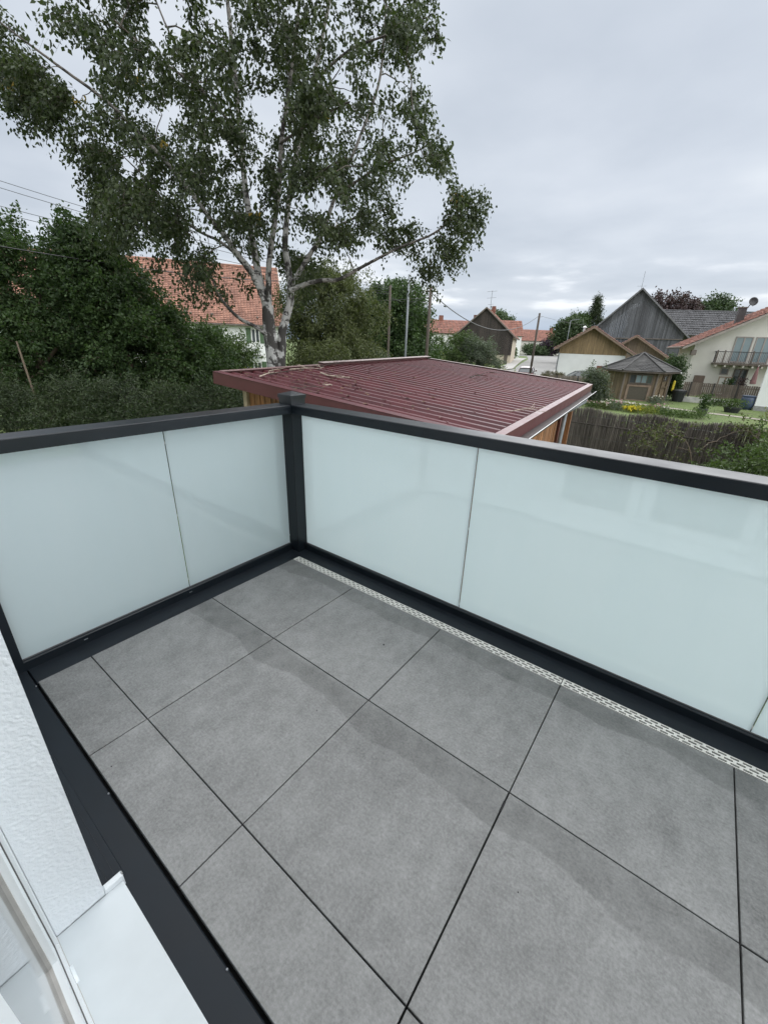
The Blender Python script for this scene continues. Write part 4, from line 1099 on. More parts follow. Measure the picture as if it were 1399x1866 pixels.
for k in range(6):
    a, b_ = hexp(RE, k, ZEV), hexp(RE, k+1, ZEV)
    mb = MB(); rr = random.Random(k)
    n_ = 13; nrm = (b_-a).cross(apx-a).normalized()
    if nrm.z < 0: nrm = -nrm
    for i in range(n_):
        v0, v1 = i/n_, (i+1)/n_
        cols = max(1, int((1-v0)*11))
        for j in range(cols):
            u0, u1 = j/cols, (j+1)/cols-.012
            P = lambda u, v, e_: (a*(1-u)+b_*u)*(1-v)+apx*v+nrm*e_
            t_ = .03*rr.uniform(.8, 1.4)
            q = [P(u0, v0, t_), P(u1, v0, t_), P(u1, v1, .006), P(u0, v1, .006), P(u0, v0, 0), P(u1, v0, 0)]
            mb.add(q, [(0, 1, 2, 3), (4, 5, 1, 0)])
    mb.add([a-Vector((0, 0, .02)), b_-Vector((0, 0, .02)), apx-Vector((0, 0, .02))], [(0, 1, 2)])
    stuff(mb.build('roof_shingles', SHINGLE, gh))
    MB().tube([hexp(RE+.03, k, ZEV+.05), apx+Vector((0, 0, .06))], .07, 5).build('hip_cap', SHINGLE, gh)
    MB().poly([hexp(RE+.01, k, ZEV-.12), hexp(RE+.01, k+1, ZEV-.12), hexp(RE+.01, k+1, ZEV-.01), hexp(RE+.01, k, ZEV-.01)], (0, 0, .001)).build('eave_board', TRIM, gh)
MB().tube([hexp(RE+.08, 0, ZEV-.06), hexp(RE+.08, 1, ZEV-.06)], .06, 8).build('gutter', M('white_gutter', (.62, .62, .6), .4, .05), gh)

# plank fence: posts, planks, rendered plinth
def plankfence(name, label, p0, p1, z0, z1, w, mat_, plinth=None, gap=.03, postc=IRON, nposts=4, group='wooden garden fences'):
    a, b_ = V(*p0), V(*p1); d = (b_-a); L_ = d.length; d.normalize(); n_ = Vector((-d.y, d.x, 0))
    o = thing(name, label, 'fence', (a.x, a.y, z0), group)
    x = 0; rr = random.Random(len(label))
    while x < L_:
        ww = w*rr.uniform(.92, 1.05); zt = z1+rr.uniform(-.015, .02)
        P = [a+d*x, a+d*(x+ww-gap), a+d*(x+ww-gap)+n_*.022, a+d*x+n_*.022]
        MB().poly([(q.x, q.y, z0+.03) for q in P], (0, 0, zt-z0-.03)).build('plank', mat_, o); x += ww
    for k in range(nposts):
        c = a+d*(L_*(k+.32)/nposts)-n_*.045
        MB().poly([(c+d*sx*.05+n_*sy*.04)[:2] and ((c+d*sx*.05+n_*sy*.04).x, (c+d*sx*.05+n_*sy*.04).y, z0-.3) for sx, sy in ((-1, -1), (1, -1), (1, 1), (-1, 1))], (0, 0, z1-z0+.33)).build('post', postc, o)
    for zz in (z0+.25, z1-.25):
        P = [a+n_*.025, b_+n_*.025, b_+n_*.06, a+n_*.06]
        MB().poly([(q.x, q.y, zz) for q in P], (0, 0, .08)).build('rail', mat_, o)
    if plinth:
        P = [a-n_*.1, b_-n_*.1, b_+n_*.1, a+n_*.1]
        MB().poly([(q.x, q.y, GZ-.2) for q in P], (0, 0, plinth-GZ+.2)).build('plinth', M('pale_plinth', (.48, .47, .44), .85, .2, 3), o)
    return o
PLANKG = M('grey_brown_plank', (.155, .125, .100), .8, .3, 3, .2, 30, st=(5, 5, .5), rnd_=.22)
POSTD = M('dark_fence_post', (.045, .04, .036), .7, .2, 4)
plankfence('plank_fence', 'grey brown plank fence on pale plinth in front of the cream house', (23.15, 33.9), (27.6, 30.3), -1.78, -.72, .125, PLANKG, -1.80, .02, POSTD, 4)
plankfence('plank_fence', 'weathered picket fence in front of the white garage wall', (15.6, 42.0), (23.2, 40.6), GZ+.1, -1.02, .17, PLANKG, None, .04, POSTD, 4)

# reed screen fence
rf_ = thing('reed_fence', 'tall brown reed screen fence between carport and garden', 'fence', (-14.9, 1, GZ))
mb = MB(); rr = random.Random(4)
for layer in range(5):
    y = -2.35
    while y < 5.2:
        r = rr.uniform(.006, .013); top = -.62+rr.uniform(-.10, .03)+.05*math.sin(y*3)-.035*max(0, y-3); x = -14.93+.018*layer+rr.uniform(-.015, .015)
        lean = rr.uniform(-.04, .04)
        mb.tube([(x, y, GZ+.02), (x+rr.uniform(-.02, .02), y+lean*.5, -1.4), (x, y+lean, top)], [r, r, r*.6], 3, False); y += r*rr.uniform(1.3, 2.1)
stuff(mb.build('reeds', M('brown_reed', (.135, .118, .104), .85, .35, 2.5, st=(3, 3, .6), rnd_=.45, isl=True), rf_))
MB().tube([(-14.86, -2.3, -1.12), (-14.85, .2, -1.14), (-14.86, 5.0, -1.2)], .022, 6).build('rail', M('dark_rail', (.06, .05, .045), .8, .2), rf_)
for y in (-1.9, .55, 2.15, 4.2):
    MB().box(-14.96, -14.90, y-.06, y+.06, GZ, -.62).build('post', M('pale_post', (.35, .33, .28), .85, .25, 6), rf_)
for z in (-.85, -1.6): MB().tube([(-14.862, -2.3, z), (-14.862, 5.0, z-.05)], .004, 4).build('wire', ZINC, rf_)

# black bin, blue barrel, pots
bx = V(22.75, 33.6)
bi = thing('black_bin', 'black plastic compost bin beside the garden house door', 'bin', (bx.x, bx.y, GZ))
BINM = M('black_plastic', (.018, .02, .022), .5, .15, 6)
MB().lathe([(.36, 0), (.46, .72), (.49, .73), (.49, .80)], (bx.x, bx.y, GZ), 14).build('body', BINM, bi)
MB().lathe([(.50, .80), (.50, .85), (.2, .92), (.05, .93)], (bx.x, bx.y, GZ), 14).build('lid', BINM, bi)
bx = V(22.35, 33.9)
yb = MB().lathe([(.05, .75), (.09, .8), (.09, 1.45), (.03, 1.55)], (bx.x, bx.y, GZ), 10)
o = yb.build('water_pump', M('yellow_plastic', (.62, .50, .04), .5, .1)); tag(o, 'narrow yellow plastic cover hanging behind the black bin', 'cover')
bx = V(25.35, 30.1)
bl = thing('blue_barrel', 'dark blue rain barrel at the corner of the white house', 'barrel', (bx.x, bx.y, GZ))
BLUE = M('dark_blue_plastic', (.040, .062, .105), .45, .15, 6)
MB().lathe([(.33, 0), (.40, .25), (.42, .45), (.40, .7), (.36, .88)], (bx.x, bx.y, GZ), 18).build('body', BLUE, bl, smooth=True)
MB().lathe([(.40, .88), (.40, .93), (.37, .94)], (bx.x, bx.y, GZ), 18).build('rim', BLUE, bl)

# ------------------------------------------------------------------ cars
def car(name, label, paint, s, h, deg, roofz=1.46, length=4.3):
    a = math.radians(deg)
    O = V(s, h); g0 = gz(O.x)+.03
    ux = R2*math.cos(a)+F2*math.sin(a); uy = F2*math.cos(a)-R2*math.sin(a)
    def T(x, y, z): return O+ux*x+uy*y+Vector((0, 0, g0+z))
    o = thing(name, label, 'car', (O.x, O.y, g0))
    k = length/4.3; hz_ = roofz/1.46
    # stations along the car: x, half width, bottom, shoulder height
    st = [(-2.12, .62, .42, .62), (-2.05, .78, .30, .86), (-1.75, .86, .24, .94), (-.9, .89, .22, .95), (.3, .89, .22, .94), (1.0, .88, .22, .90), (1.6, .85, .24, .82), (2.0, .76, .30, .70), (2.14, .60, .40, .58)]
    vv = []; ff = []; n_ = 10
    for x, w, b_, t_ in st:
        for sg in (-1, 1):
            pr = [(w*.80, b_), (w*.98, b_+.12), (w, (b_+t_)/2), (w*.97, t_-.06), (w*.86, t_)]
            pr = pr if sg > 0 else pr[::-1]
            for y, z in pr: vv.append(T(x*k, sg*y, z*hz_))
    for i in range(len(st)-1):
        for j in range(n_): ff.append((i*n_+j, i*n_+(j+1) % n_, (i+1)*n_+(j+1) % n_, (i+1)*n_+j))
    ff += [tuple(range(n_)), tuple(range((len(st)-1)*n_, len(st)*n_))[::-1]]
    MB().add(vv, ff).build('body', paint, o, smooth=True)
    # cabin glass and roof
    gl = [(-1.85, .93), (-1.45, 1.34), (-.2, 1.42), (.35, 1.36), (1.12, .90)]
    vv = []; ff = []
    for x, z in gl:
        wb, wt = .80, .60
        w = wb+(wt-wb)*(z-.9)/.55
        vv += [T(x*k, -w, z*hz_), T(x*k, w, z*hz_)]
    base = [(-1.85, .90), (-1.45, .90), (-.2, .90), (.35, .90), (1.12, .88)]
    for x, z in base: vv += [T(x*k, -.83, z*hz_), T(x*k, .83, z*hz_)]
    for i in range(4):
        ff += [(2*i, 2*i+1, 2*i+3, 2*i+2), (2*i, 2*i+2, 10+2*i+2, 10+2*i), (2*i+1, 11+2*i, 11+2*i+2, 2*i+3)]
    ff += [(0, 10, 11, 1), (8, 9, 19, 18)]
    MB().add(vv, ff).build('windows', PANE, o)
    rfp = [(-1.55, 1.33), (-1.3, 1.41), (-.3, roofz/hz_), (.28, 1.41), (.42, 1.36)]
    vv = []; ff = []
    for x, z in rfp:
        for y in (-.63, -.3, .3, .63): vv.append(T(x*k, y, (z+(.025 if abs(y) < .5 else 0))*hz_))
    for i in range(4):
        for j in range(3): ff.append((4*i+j, 4*i+j+1, 4*i+5+j, 4*i+4+j))
    MB().add(vv, ff).build('roof', paint, o, smooth=True)
    mb = MB()
    for sg in (-1, 1):
        for (x0, z0, x1, z1) in ((.40, 1.37, 1.12, .90), (-1.5, 1.34, -1.9, .92), (-.35, 1.42, -.35, .92)):
            w0, w1 = .80-.2*(z0-.9)/.55, .81
            MB().tube([T(x0*k, sg*w0, z0*hz_), T(x1*k, sg*w1, z1*hz_)], .035, 5).build('pillar', paint, o)
    for sx in (-1.32, 1.32):
        for sg in (-1, 1):
            TW = lambda x, y, z: T(sx*k+x, sg*.80+z*sg, .31+y)
            w_ = MB().lathe([(.2, .11), (.30, .10), (.32, .04), (.32, -.1), (.2, -.11)], (0, 0, 0), 16, TW).build('wheel', M('tyre_rubber', (.02, .02, .02), .8, .1), o)
            MB().lathe([(.19, .112), (.05, .135)], (0, 0, 0), 10, TW).build('rim', STEEL, w_)
    for sg in (-1, 1):
        MB().box(-2.10*k, -2.0*k, sg*.55, sg*.76, .66*hz_, .82*hz_, T).build('tail_light', M('tail_red', (.35, .02, .015), .3, .1), o)
        MB().box(1.98*k, 2.09*k, sg*.48, sg*.72, .56*hz_, .68*hz_, T).build('headlight', FRAMEW, o)
        MB().box(.72*k, .86*k, sg*.86, sg*1.02, .93*hz_, 1.06*hz_, T).build('mirror', paint, o)
    MB().box(-2.13*k, -2.09*k, -.26, .26, .52, .63, T).build('number_plate', FRAMEW, o)
    return o
car('parked_car', 'dark red hatchback parked on the road beside the leaning pole', M('dark_red_paint', (.06, .012, .016), .25, .1, 2, coat=.6), 16.0, 50.5, 68)
car('parked_car', 'silver car parked far down the road by the hedge', M('silver_paint', (.38, .40, .43), .3, .1, 2, metal=.4), 64.6, 176, 12, 1.45, 4.6)
car('parked_car', 'dark grey car parked behind the picket fence by the white garage', M('dark_grey_paint', (.035, .045, .052), .25, .1, 2, coat=.6), 20.2, 45.8, 172, 1.45, 4.4)

# ------------------------------------------------------------------ poles, lamps, wires
POLEW = M('grey_brown_pole', (.072, .058, .047), .85, .25, 3, .3, 30, st=(4, 4, .4))
GALV = M('galvanised_mast', (.16, .175, .19), .45, .1, 3)
wires = []
def pole(name, label, s, h, z1, r, m_, cat='pole', lean=(0, 0), arms=()):
    g0 = gs(s, h)
    o = thing(name, label, cat, tuple(V(s, h, g0)))
    MB().tube([V(s, h, g0-.3), V(s+lean[0]*.5, h+lean[1]*.5, (g0+z1)/2), V(s+lean[0], h+lean[1], z1)], [r, r*.9, r*.8], 10).build('shaft', m_, o, smooth=True)
    for (z, w, dz) in arms:
        MB().tube([V(s+lean[0]-w, h, z), V(s+lean[0]+w, h, z+dz)], .045, 5).build('crossarm', m_, o)
        for q in (-.85, .85): MB().lathe([(.05, 0), (.06, .08), (.03, .16)], tuple(V(s+lean[0]+w*q, h, z+.04)), 8).build('insulator', FRAMEW, o)
    return o
k42 = 42/50
pole('utility_pole', 'wooden utility pole with crossarm in front of the red roofed far house', 2.34, 28, 4.55, .11, POLEW, arms=((4.28, .33, .02), ))
pole('lamp_mast', 'tall straight grey metal mast left of the wooden utility pole', 1.0, 28, 5.14, .075, GALV, 'mast')
pole('utility_pole', 'thin brown wooden pole in front of the big round dark tree', -.1, 28, 4.53, .085, POLEW)
lp = pole('leaning_pole', 'plain wooden pole standing beside the dark red car', 15.58, 48, 4.72, .13, POLEW)
MB().tube([V(15.5, 48, 4.3), V(15.95, 48, 4.42)], .03, 5).build('hook', ZINC, lp)
sl_ = pole('street_lamp', 'slim grey street lamp behind the garage roof', 31.6, 80, 6.0, .07, GALV, 'street lamp')
MB().tube([V(31.6, 80, 5.95), V(32.4, 79.5, 6.15)], .05, 6).build('arm', GALV, sl_)
MB().box(-.35, .35, -.12, .12, -.05, .06, lambda x, y, z: V(32.5+x, 79.5+y, 6.15+z)).build('lamp_head', GALV, sl_)
def wire(label, a, b_, sag, r=.009):
    pts = []
    for i in range(25):
        t = i/24; p_ = a.lerp(b_, t); pts.append(p_-Vector((0, 0, sag*4*t*(1-t))))
    o = MB().tube(pts, r, 4).build('overhead_wire', IRON); tag(o, label, 'wire', 'overhead wires')
T1 = V(2.34, 28, 4.15); T2 = V(15.58, 48, 4.5)
wire('thick cable sagging from utility pole across the dark barn to the leaning pole', T1+Vector((0, 0, .1)), T2, 1.75, .03)
wire('wire from the leaning pole to the tall grey barn', V(15.9, 48, 4.42), V(36, 71.5, 5.2), .5, .012)
wire('upper wire of the top pair at the left above the trees', V(-20.5, 20, 8.05), V(-.1, 28, 4.4), .35, .011)
wire('lower wire of the top pair at the left above the trees', V(-20.5, 20, 7.75), V(-.1, 28, 4.3), .35, .011)
wire('upper wire of the lower pair at the left above the trees', V(-20.5, 20, 6.9), V(-.1, 28, 4.15), .3, .011)
wire('lower wire of the lower pair at the left above the trees', V(-20.5, 20, 6.6), V(-.1, 28, 4.05), .3, .011)
wire('dark cable crossing in front of the left trees and the orange roof', V(-9.5, 8.7, 3.05), V(-4.2, 23, 4.0), .25, .013)
wire('slack wire between the thin pole and the utility pole', V(-.1, 28, 3.9), T1, .35, .012)
wire('pale wire in front of the big round dark tree', V(-5.5, 27, 3.9), V(2.34, 28, 4.0), .3, .012)

# ------------------------------------------------------------------ vegetation
def npmesh(name, verts, faces, nper, m_, parent, thick=None, smooth=False):
    me = bpy.data.meshes.new(name)
    nv, nf = len(verts), len(faces)
    me.vertices.add(nv); me.vertices.foreach_set('co', np.asarray(verts, np.float32).ravel())
    me.loops.add(nf*nper); me.loops.foreach_set('vertex_index', np.asarray(faces, np.int32).ravel())
    me.polygons.add(nf); me.polygons.foreach_set('loop_start', np.arange(0, nf*nper, nper, dtype=np.int32))
    me.update(calc_edges=True)
    if smooth: me.polygons.foreach_set('use_smooth', np.ones(nf, bool))
    if thick is not None:
        at = me.attributes.new('thick', 'FLOAT', 'POINT'); at.data.foreach_set('value', np.asarray(thick, np.float32))
    return link(name, me, m_, parent)
def unit(v): return v/np.maximum(np.linalg.norm(v, axis=-1, keepdims=True), 1e-9)
def leafmesh(rg, P, D, Lm, Wm):
    # folded two-triangle leaves at points P pointing along D
    n = len(P)
    L_ = Lm*rg.uniform(.5, 1.45, (n, 1)); W_ = Wm*rg.uniform(.7, 1.2, (n, 1))
    r = unit(rg.normal(size=(n, 3))); S = unit(np.cross(D, r)); N = np.cross(S, D)
    fold = rg.uniform(-.1, .5, (n, 1))*W_
    v = np.empty((n, 4, 3))
    v[:, 0] = P; v[:, 1] = P+D*L_*.42+S*W_*.5+N*fold; v[:, 2] = P+D*L_; v[:, 3] = P+D*L_*.42-S*W_*.5+N*fold
    i = np.arange(n)[:, None]*4
    f = np.concatenate([i+np.array([[0, 1, 2]]), i+np.array([[0, 2, 3]])], 0)
    return v.reshape(-1, 3), f
def tubes(paths, radii, k=3):
    # paths (n, m, 3), radii (n, m)
    n, m_, _ = paths.shape
    T = np.empty_like(paths); T[:, 1:-1] = paths[:, 2:]-paths[:, :-2]; T[:, 0] = paths[:, 1]-paths[:, 0]; T[:, -1] = paths[:, -1]-paths[:, -2]
    T = unit(T); ref = np.array([.31, .42, .85]); A = unit(np.cross(T, ref)); B = np.cross(T, A)
    q = np.arange(k)*2*PI/k
    v = paths[:, :, None, :]+radii[:, :, None, None]*(A[:, :, None, :]*np.cos(q)[None, None, :, None]+B[:, :, None, :]*np.sin(q)[None, None, :, None])
    idx = np.arange(n*m_*k).reshape(n, m_, k)
    a = idx[:, :-1]; b_ = idx[:, 1:]
    f = np.stack([a, np.roll(a, -1, 2), np.roll(b_, -1, 2), b_], -1).reshape(-1, 4)
    return v.reshape(-1, 3), f, np.repeat(radii.reshape(-1), k)
def smoothpath(pts, rad, step):
    P = np.asarray(pts, float); R = np.asarray(rad, float)
    out = []; ro = []
    for i in range(len(P)-1):
        p0 = P[max(i-1, 0)]; p1 = P[i]; p2 = P[i+1]; p3 = P[min(i+2, len(P)-1)]
        n = max(2, int(np.linalg.norm(p2-p1)/step))
        for j in range(n):
            t = j/n
            out.append(.5*((2*p1)+(-p0+p2)*t+(2*p0-5*p1+4*p2-p3)*t*t+(-p0+3*p1-3*p2+p3)*t**3)); ro.append(R[i]*(1-t)+R[i+1]*t)
    out.append(P[-1]); ro.append(R[-1])
    return np.array(out), np.array(ro)

def plant(name, label, cat, base, stems, centers, sigma, nspray, nleaf, slen, leaf, droop, hang, lmat, bark, seed, group=None, jag=.0, twr=.004, upb=.2, conn=True, extra=None, crown='crown', trunk='trunk', rough=.0, sides=9, outw=1.0):
    rg = np.random.default_rng(seed)
    o = thing(name, label, cat, tuple(base), group)
    VV = []; FF = []; RR = []; off = 0; nodes = []
    for pts, rad in stems:
        P, R = smoothpath(pts, rad, max(.06, np.mean(rad)*1.6))
        P = P+rg.normal(size=P.shape)*rough*R[:, None]
        v, f, r_ = tubes(P[None], R[None], sides)
        VV.append(v); FF.append(f+off); RR.append(r_); off += len(v); nodes.append(P)
    nodes = np.concatenate(nodes) if nodes else np.array([list(base)], float)
    centers = np.asarray(centers, float)
    axis = nodes.mean(0)
    if conn:
        dist = np.array([np.min(np.linalg.norm(nodes-c, axis=1)) for c in centers])
        paths = []; rads = []
        for ci in np.argsort(dist):
            c = centers[ci]
            w = np.linalg.norm(nodes-c, axis=1)+np.maximum(0, nodes[:, 2]-c[2])*.6
            q = nodes[np.argmin(w)]
            t = np.linspace(0, 1, 7)[:, None]; dl = np.linalg.norm(c-q)
            p_ = q+(c-q)*t+np.array([0, 0, 1])*(t*(1-t))*dl*.35+rg.normal(size=(7, 3))*.035*dl*(t*(1-t)*4)
            paths.append(p_); r0 = np.clip(.006+.012*dl, .006, .035)*twr/.004
            rads.append(np.linspace(r0, .5*twr+.002, 7)); nodes = np.concatenate([nodes, p_[2:]])
        v, f, r_ = tubes(np.array(paths), np.array(rads), 5)
        VV.append(v); FF.append(f+off); RR.append(r_); off += len(v)
    # sprays
    C0 = np.repeat(centers, nspray, 0)
    n = len(C0)
    start = C0+rg.normal(size=(n, 3))*sigma*.55
    outd = unit(C0-axis+rg.normal(size=(n, 3))*1e-3)*outw+rg.normal(size=(n, 3))*.75
    outd[:, 2] = outd[:, 2]*.6+upb
    outd = unit(outd); ln = slen*rg.uniform(.5, 1.3, (n, 1, 1))
    t = np.linspace(0, 1, 5)[None, :, None]
    path = start[:, None, :]+outd[:, None, :]*ln*t+np.array([0, 0, -1.0])*ln*droop*t**2
    v, f, r_ = tubes(path, np.repeat(np.linspace(twr, twr*.35, 5)[None], n, 0), 3)
    VV.append(v); FF.append(f+off); RR.append(r_); off += len(v)
    RR = np.concatenate(RR)
    npmesh(trunk, np.concatenate(VV), np.concatenate(FF), 4, bark, o, np.clip((RR-.020)/.05, 0, 1), True)
    # leaves
    tt = rg.uniform(.08, 1.02, (n, nleaf, 1))
    P = start[:, None, :]+outd[:, None, :]*ln*tt+np.array([0, 0, -1.0])*ln*droop*tt**2+rg.normal(size=(n, nleaf, 3))*leaf[0]*.8
    D = unit(rg.normal(size=(n, nleaf, 3))*.62+outd[:, None, :]*.35+np.array([0, 0, -1.0])*hang)
    v, f = leafmesh(rg, P.reshape(-1, 3), D.reshape(-1, 3), leaf[0], leaf[1])
    co = npmesh(crown, v, f, 3, lmat, o)
    if extra:
        m2, frac = extra
        k = rg.choice(len(centers), max(1, int(len(centers)*frac)), replace=False)
        Pc = np.repeat(centers[k], 14, 0)+rg.normal(size=(len(k)*14, 3))*sigma*.35
        v, f = leafmesh(rg, Pc, unit(rg.normal(size=Pc.shape)*.5+np.array([0, 0, -1.0])*hang), leaf[0], leaf[1])
        npmesh('turned_leaves', v, f, 3, m2, o)
    return o
def shell(rg, c, r, n, inner=.55):
    d = unit(rg.normal(size=(n, 3))); k = rg.uniform(inner, 1, (n, 1))
    return np.asarray(c)+d*k*np.asarray(r)
def Vn(s, h, z): return np.array(V(s, h, z))
def blob(rg, s, h, z, rs, rh, rz, n, inner=.5):
    d = unit(rg.normal(size=(n, 3))); k = rg.uniform(inner, 1, (n, 1)); q = d*k
    return np.array([Vn(s+a*rs, h+b_*rh, z+c*rz) for a, b_, c in q])

# --- the birch
HB = 11.0
POLY = {
 'A': ([(-7.81, 7.07), (-7.55, 7.04), (-7.39, 6.69), (-7.15, 6.37), (-6.8, 6.05), (-6.32, 5.72), (-5.7, 5.38), (-5.9, 4.44), (-6.63, 4.41), (-6.87, 4.89), (-7.24, 5.25), (-7.76, 5.46), (-8.03, 5.89), (-8.13, 6.1), (-8.9, 6.74), (-8.8, 7.36)], 46),
 'B': ([(-6.26, 7.7), (-6.53, 7.25), (-6.75, 6.7), (-6.46, 6.51), (-6.33, 6.14), (-6.09, 5.72), (-5.72, 5.29), (-6.7, 4.61), (-6.66, 4.27), (-6.91, 3.86), (-6.92, 3.44), (-6.54, 3.18), (-5.94, 3.01), (-5.32, 2.91), (-5.0, 2.51), (-4.52, 2.17), (-4.23, 2.15), (-3.94, 2.6), (-3.52, 2.95), (-3.2, 2.22), (-2.01, 2.2), (-1.48, 2.79), (-0.83, 2.86), (-0.2, 3.21), (0.28, 3.6), (0.3, 4.42), (0.17, 4.66), (0.79, 4.74), (0.91, 5.06), (0.7, 5.47), (0.63, 5.69), (0.92, 5.91), (0.75, 6.25), (0.4, 6.49), (0.33, 6.77), (0.69, 6.98), (0.65, 7.44), (0.57, 7.87)], 255),
 'C': ([(0.05, 3.22), (0.45, 2.85), (0.91, 2.69), (1.08, 3.0), (1.44, 3.23), (1.66, 3.54), (1.88, 4.01), (1.93, 4.35), (1.67, 4.51), (1.31, 4.55), (1.11, 4.34), (0.87, 4.01), (0.39, 3.87), (0.02, 3.8)], 17),
 'D': ([(-6.3, 7.8), (0.5, 7.9), (-.6, 9.6), (-2.4, 10.8), (-4.4, 10.2)], 60)}
HOLES = [(-3.75, 3.05, .42, .35), (-1.75, 4.28, .42, .28), (-3.0, 6.0, .16, .5), (-2.75, 2.6, .3, .5), (-5.6, 4.9, .3, .25), (-4.3, 4.05, .3, .22), (-2.85, 3.3, .22, .4), (-6.45, 6.35, .2, .2), (-.1, 5.2, .3, .2), (-.75, 6.35, .25, .2)]
hr = random.Random(77)
HOLES += [(hr.uniform(-6.6, .6), hr.uniform(2.9, 7.6), hr.uniform(.12, .26), hr.uniform(.12, .3)) for _ in range(46)]
def inpoly(x, z, P):
    c = False; j = len(P)-1
    for i in range(len(P)):
        if (P[i][1] > z) != (P[j][1] > z) and x < (P[j][0]-P[i][0])*(z-P[i][1])/(P[j][1]-P[i][1])+P[i][0]: c = not c
        j = i
    return c
rb = random.Random(21); cents = []
for key, (P, n) in POLY.items():
    xs = [p_[0] for p_ in P]; zs = [p_[1] for p_ in P]; k = 0; mine = []
    while k < n:
        x, z = rb.uniform(min(xs), max(xs)), rb.uniform(min(zs), max(zs))
        if not inpoly(x, z, P): continue
        if not (inpoly(x-.1, z, P) and inpoly(x+.1, z, P) and inpoly(x, z-.16, P)): continue
        if any(((x-a)/ra)**2+((z-b_)/rz)**2 < 1 for a, b_, ra, rz in HOLES): continue
        depth = {'A': .9, 'B': 2.4, 'C': .8, 'D': 1.8}[key]
        h = HB+rb.uniform(-1, 1)*depth
        if z < 3.7 and abs(x+2.9) < .75: h = HB+abs(h-HB)*.8+.5
        q = (x, h, z)
        if any((q[0]-m_[0])**2+((q[1]-m_[1])*.6)**2+(q[2]-m_[2])**2 < .16**2 for m_ in mine): continue
        mine.append(q); k += 1
    for x, h, z in mine: cents.append(Vn(x*h/HB, h, (z-CZ)*h/HB+CZ))
def st(pts, r0, r1, dh=(0, 0), wob=0):
    n = len(pts); out_ = []
    for i, (x, z) in enumerate(pts):
        t = i/(n-1); h = HB+dh[0]*(1-t)+dh[1]*t
        out_.append(Vn(x*h/HB, h, (z-CZ)*h/HB+CZ))
    return out_, [r0+(r1-r0)*(i/(n-1))**.8 for i in range(n)]
BS = [
 st([(-2.95, GZ-.2), (-2.92, -0.57), (-2.9, 0.41), (-2.93, 1.06), (-2.98, 1.56), (-2.97, 2.10)], .25, .135),
 st([(-2.97, 1.95), (-3.1, 2.51), (-3.17, 2.96), (-3.23, 3.39), (-3.27, 4.01), (-3.3, 4.61), (-3.29, 5.26), (-3.32, 5.88), (-3.33, 6.55), (-3.35, 7.33), (-3.37, 7.99), (-3.3, 9.4), (-3.2, 10.4)], .100, .02, (0, .4)),
 st([(-2.95, 2.05), (-2.89, 2.86), (-2.7, 3.72), (-2.55, 4.43), (-2.45, 5.2), (-2.26, 6.0), (-2.05, 6.91), (-1.93, 7.67), (-1.8, 9.0)], .075, .02, (0, -.7)),
 st([(-2.70, GZ-.2), (-2.78, -0.56), (-2.76, 0.41), (-2.70, 1.07), (-2.64, 1.58), (-2.46, 2.06), (-2.4, 2.47), (-2.43, 2.87), (-2.48, 3.31), (-2.41, 3.84), (-2.28, 4.54), (-2.07, 5.21), (-1.75, 6.18), (-1.39, 7.38), (-1.28, 7.83), (-1.0, 9.2)], .145, .02, (-.1, .8)),
 st([(-2.41, 2.48), (-1.98, 3.1), (-1.65, 3.54), (-1.33, 4.27), (-1.03, 4.86), (-0.74, 5.43), (-0.41, 6.22), (-0.33, 6.95), (-0.3, 7.56)], .062, .018, (.1, 1.3)),
 st([(-2.42, 2.42), (-2.0, 2.58), (-1.61, 2.66), (-1.29, 2.68), (-0.83, 2.9), (-0.33, 3.15), (0.17, 3.39), (0.9, 3.67), (1.36, 4.05), (1.75, 4.34)], .060, .012, (-.1, -.3)),
 st([(-2.99, 2.10), (-3.28, 2.73), (-3.63, 3.16), (-3.84, 3.48), (-4.12, 3.78), (-4.58, 4.38), (-5.19, 5.03), (-5.97, 5.73), (-6.75, 6.22), (-7.5, 6.68), (-7.86, 6.91)], .090, .012, (0, -.5)),
 st([(-3.05, 2.35), (-3.34, 2.84), (-3.61, 3.11), (-3.98, 3.37), (-4.46, 3.57), (-5.01, 3.96), (-5.41, 4.45), (-6.02, 5.0)], .055, .012, (-.05, 1.2)),
 st([(-3.01, 1.38), (-3.25, 1.58), (-3.64, 1.76), (-3.89, 1.96), (-4.08, 2.19), (-4.17, 2.36), (-4.26, 2.64), (-4.55, 2.92)], .055, .014, (-.1, -.9)),
 st([(-3.3, 4.75), (-3.73, 5.43), (-4.1, 6.12), (-4.54, 6.84), (-4.76, 7.37)], .045, .014, (.1, 1.5)),
 st([(-3.28, 5.2), (-3.9, 5.9), (-4.9, 6.5), (-5.6, 7.0)], .035, .012, (.1, -1.6)),
 st([(-1.33, 4.27), (-0.85, 4.58), (-0.26, 4.89), (0.32, 5.09), (0.71, 5.27)], .035, .010, (.5, -.2)),
 st([(-1.75, 6.18), (-0.97, 6.7), (-0.11, 6.96), (0.51, 7.2)], .032, .010, (.5, -.6)),
 st([(-1.65, 3.54), (-0.96, 3.88), (-0.35, 4.05), (0.07, 4.21)], .035, .010, (.4, 1.6)),
 st([(-2.45, 5.2), (-1.7, 5.6), (-1.0, 5.9)], .03, .010, (-.4, -2.0)),
]
plant('birch_tree', 'tall multi stemmed birch with white peeling trunks behind the carport roof', 'tree', V(-2.9, HB, GZ), BS, cents, .20, 7, 30, .42, (.084, .058), .75, .95, LF_BIRCH, BIRCH, 31, extra=(LF_BIRCHY, .04), rough=.06, twr=.0035)

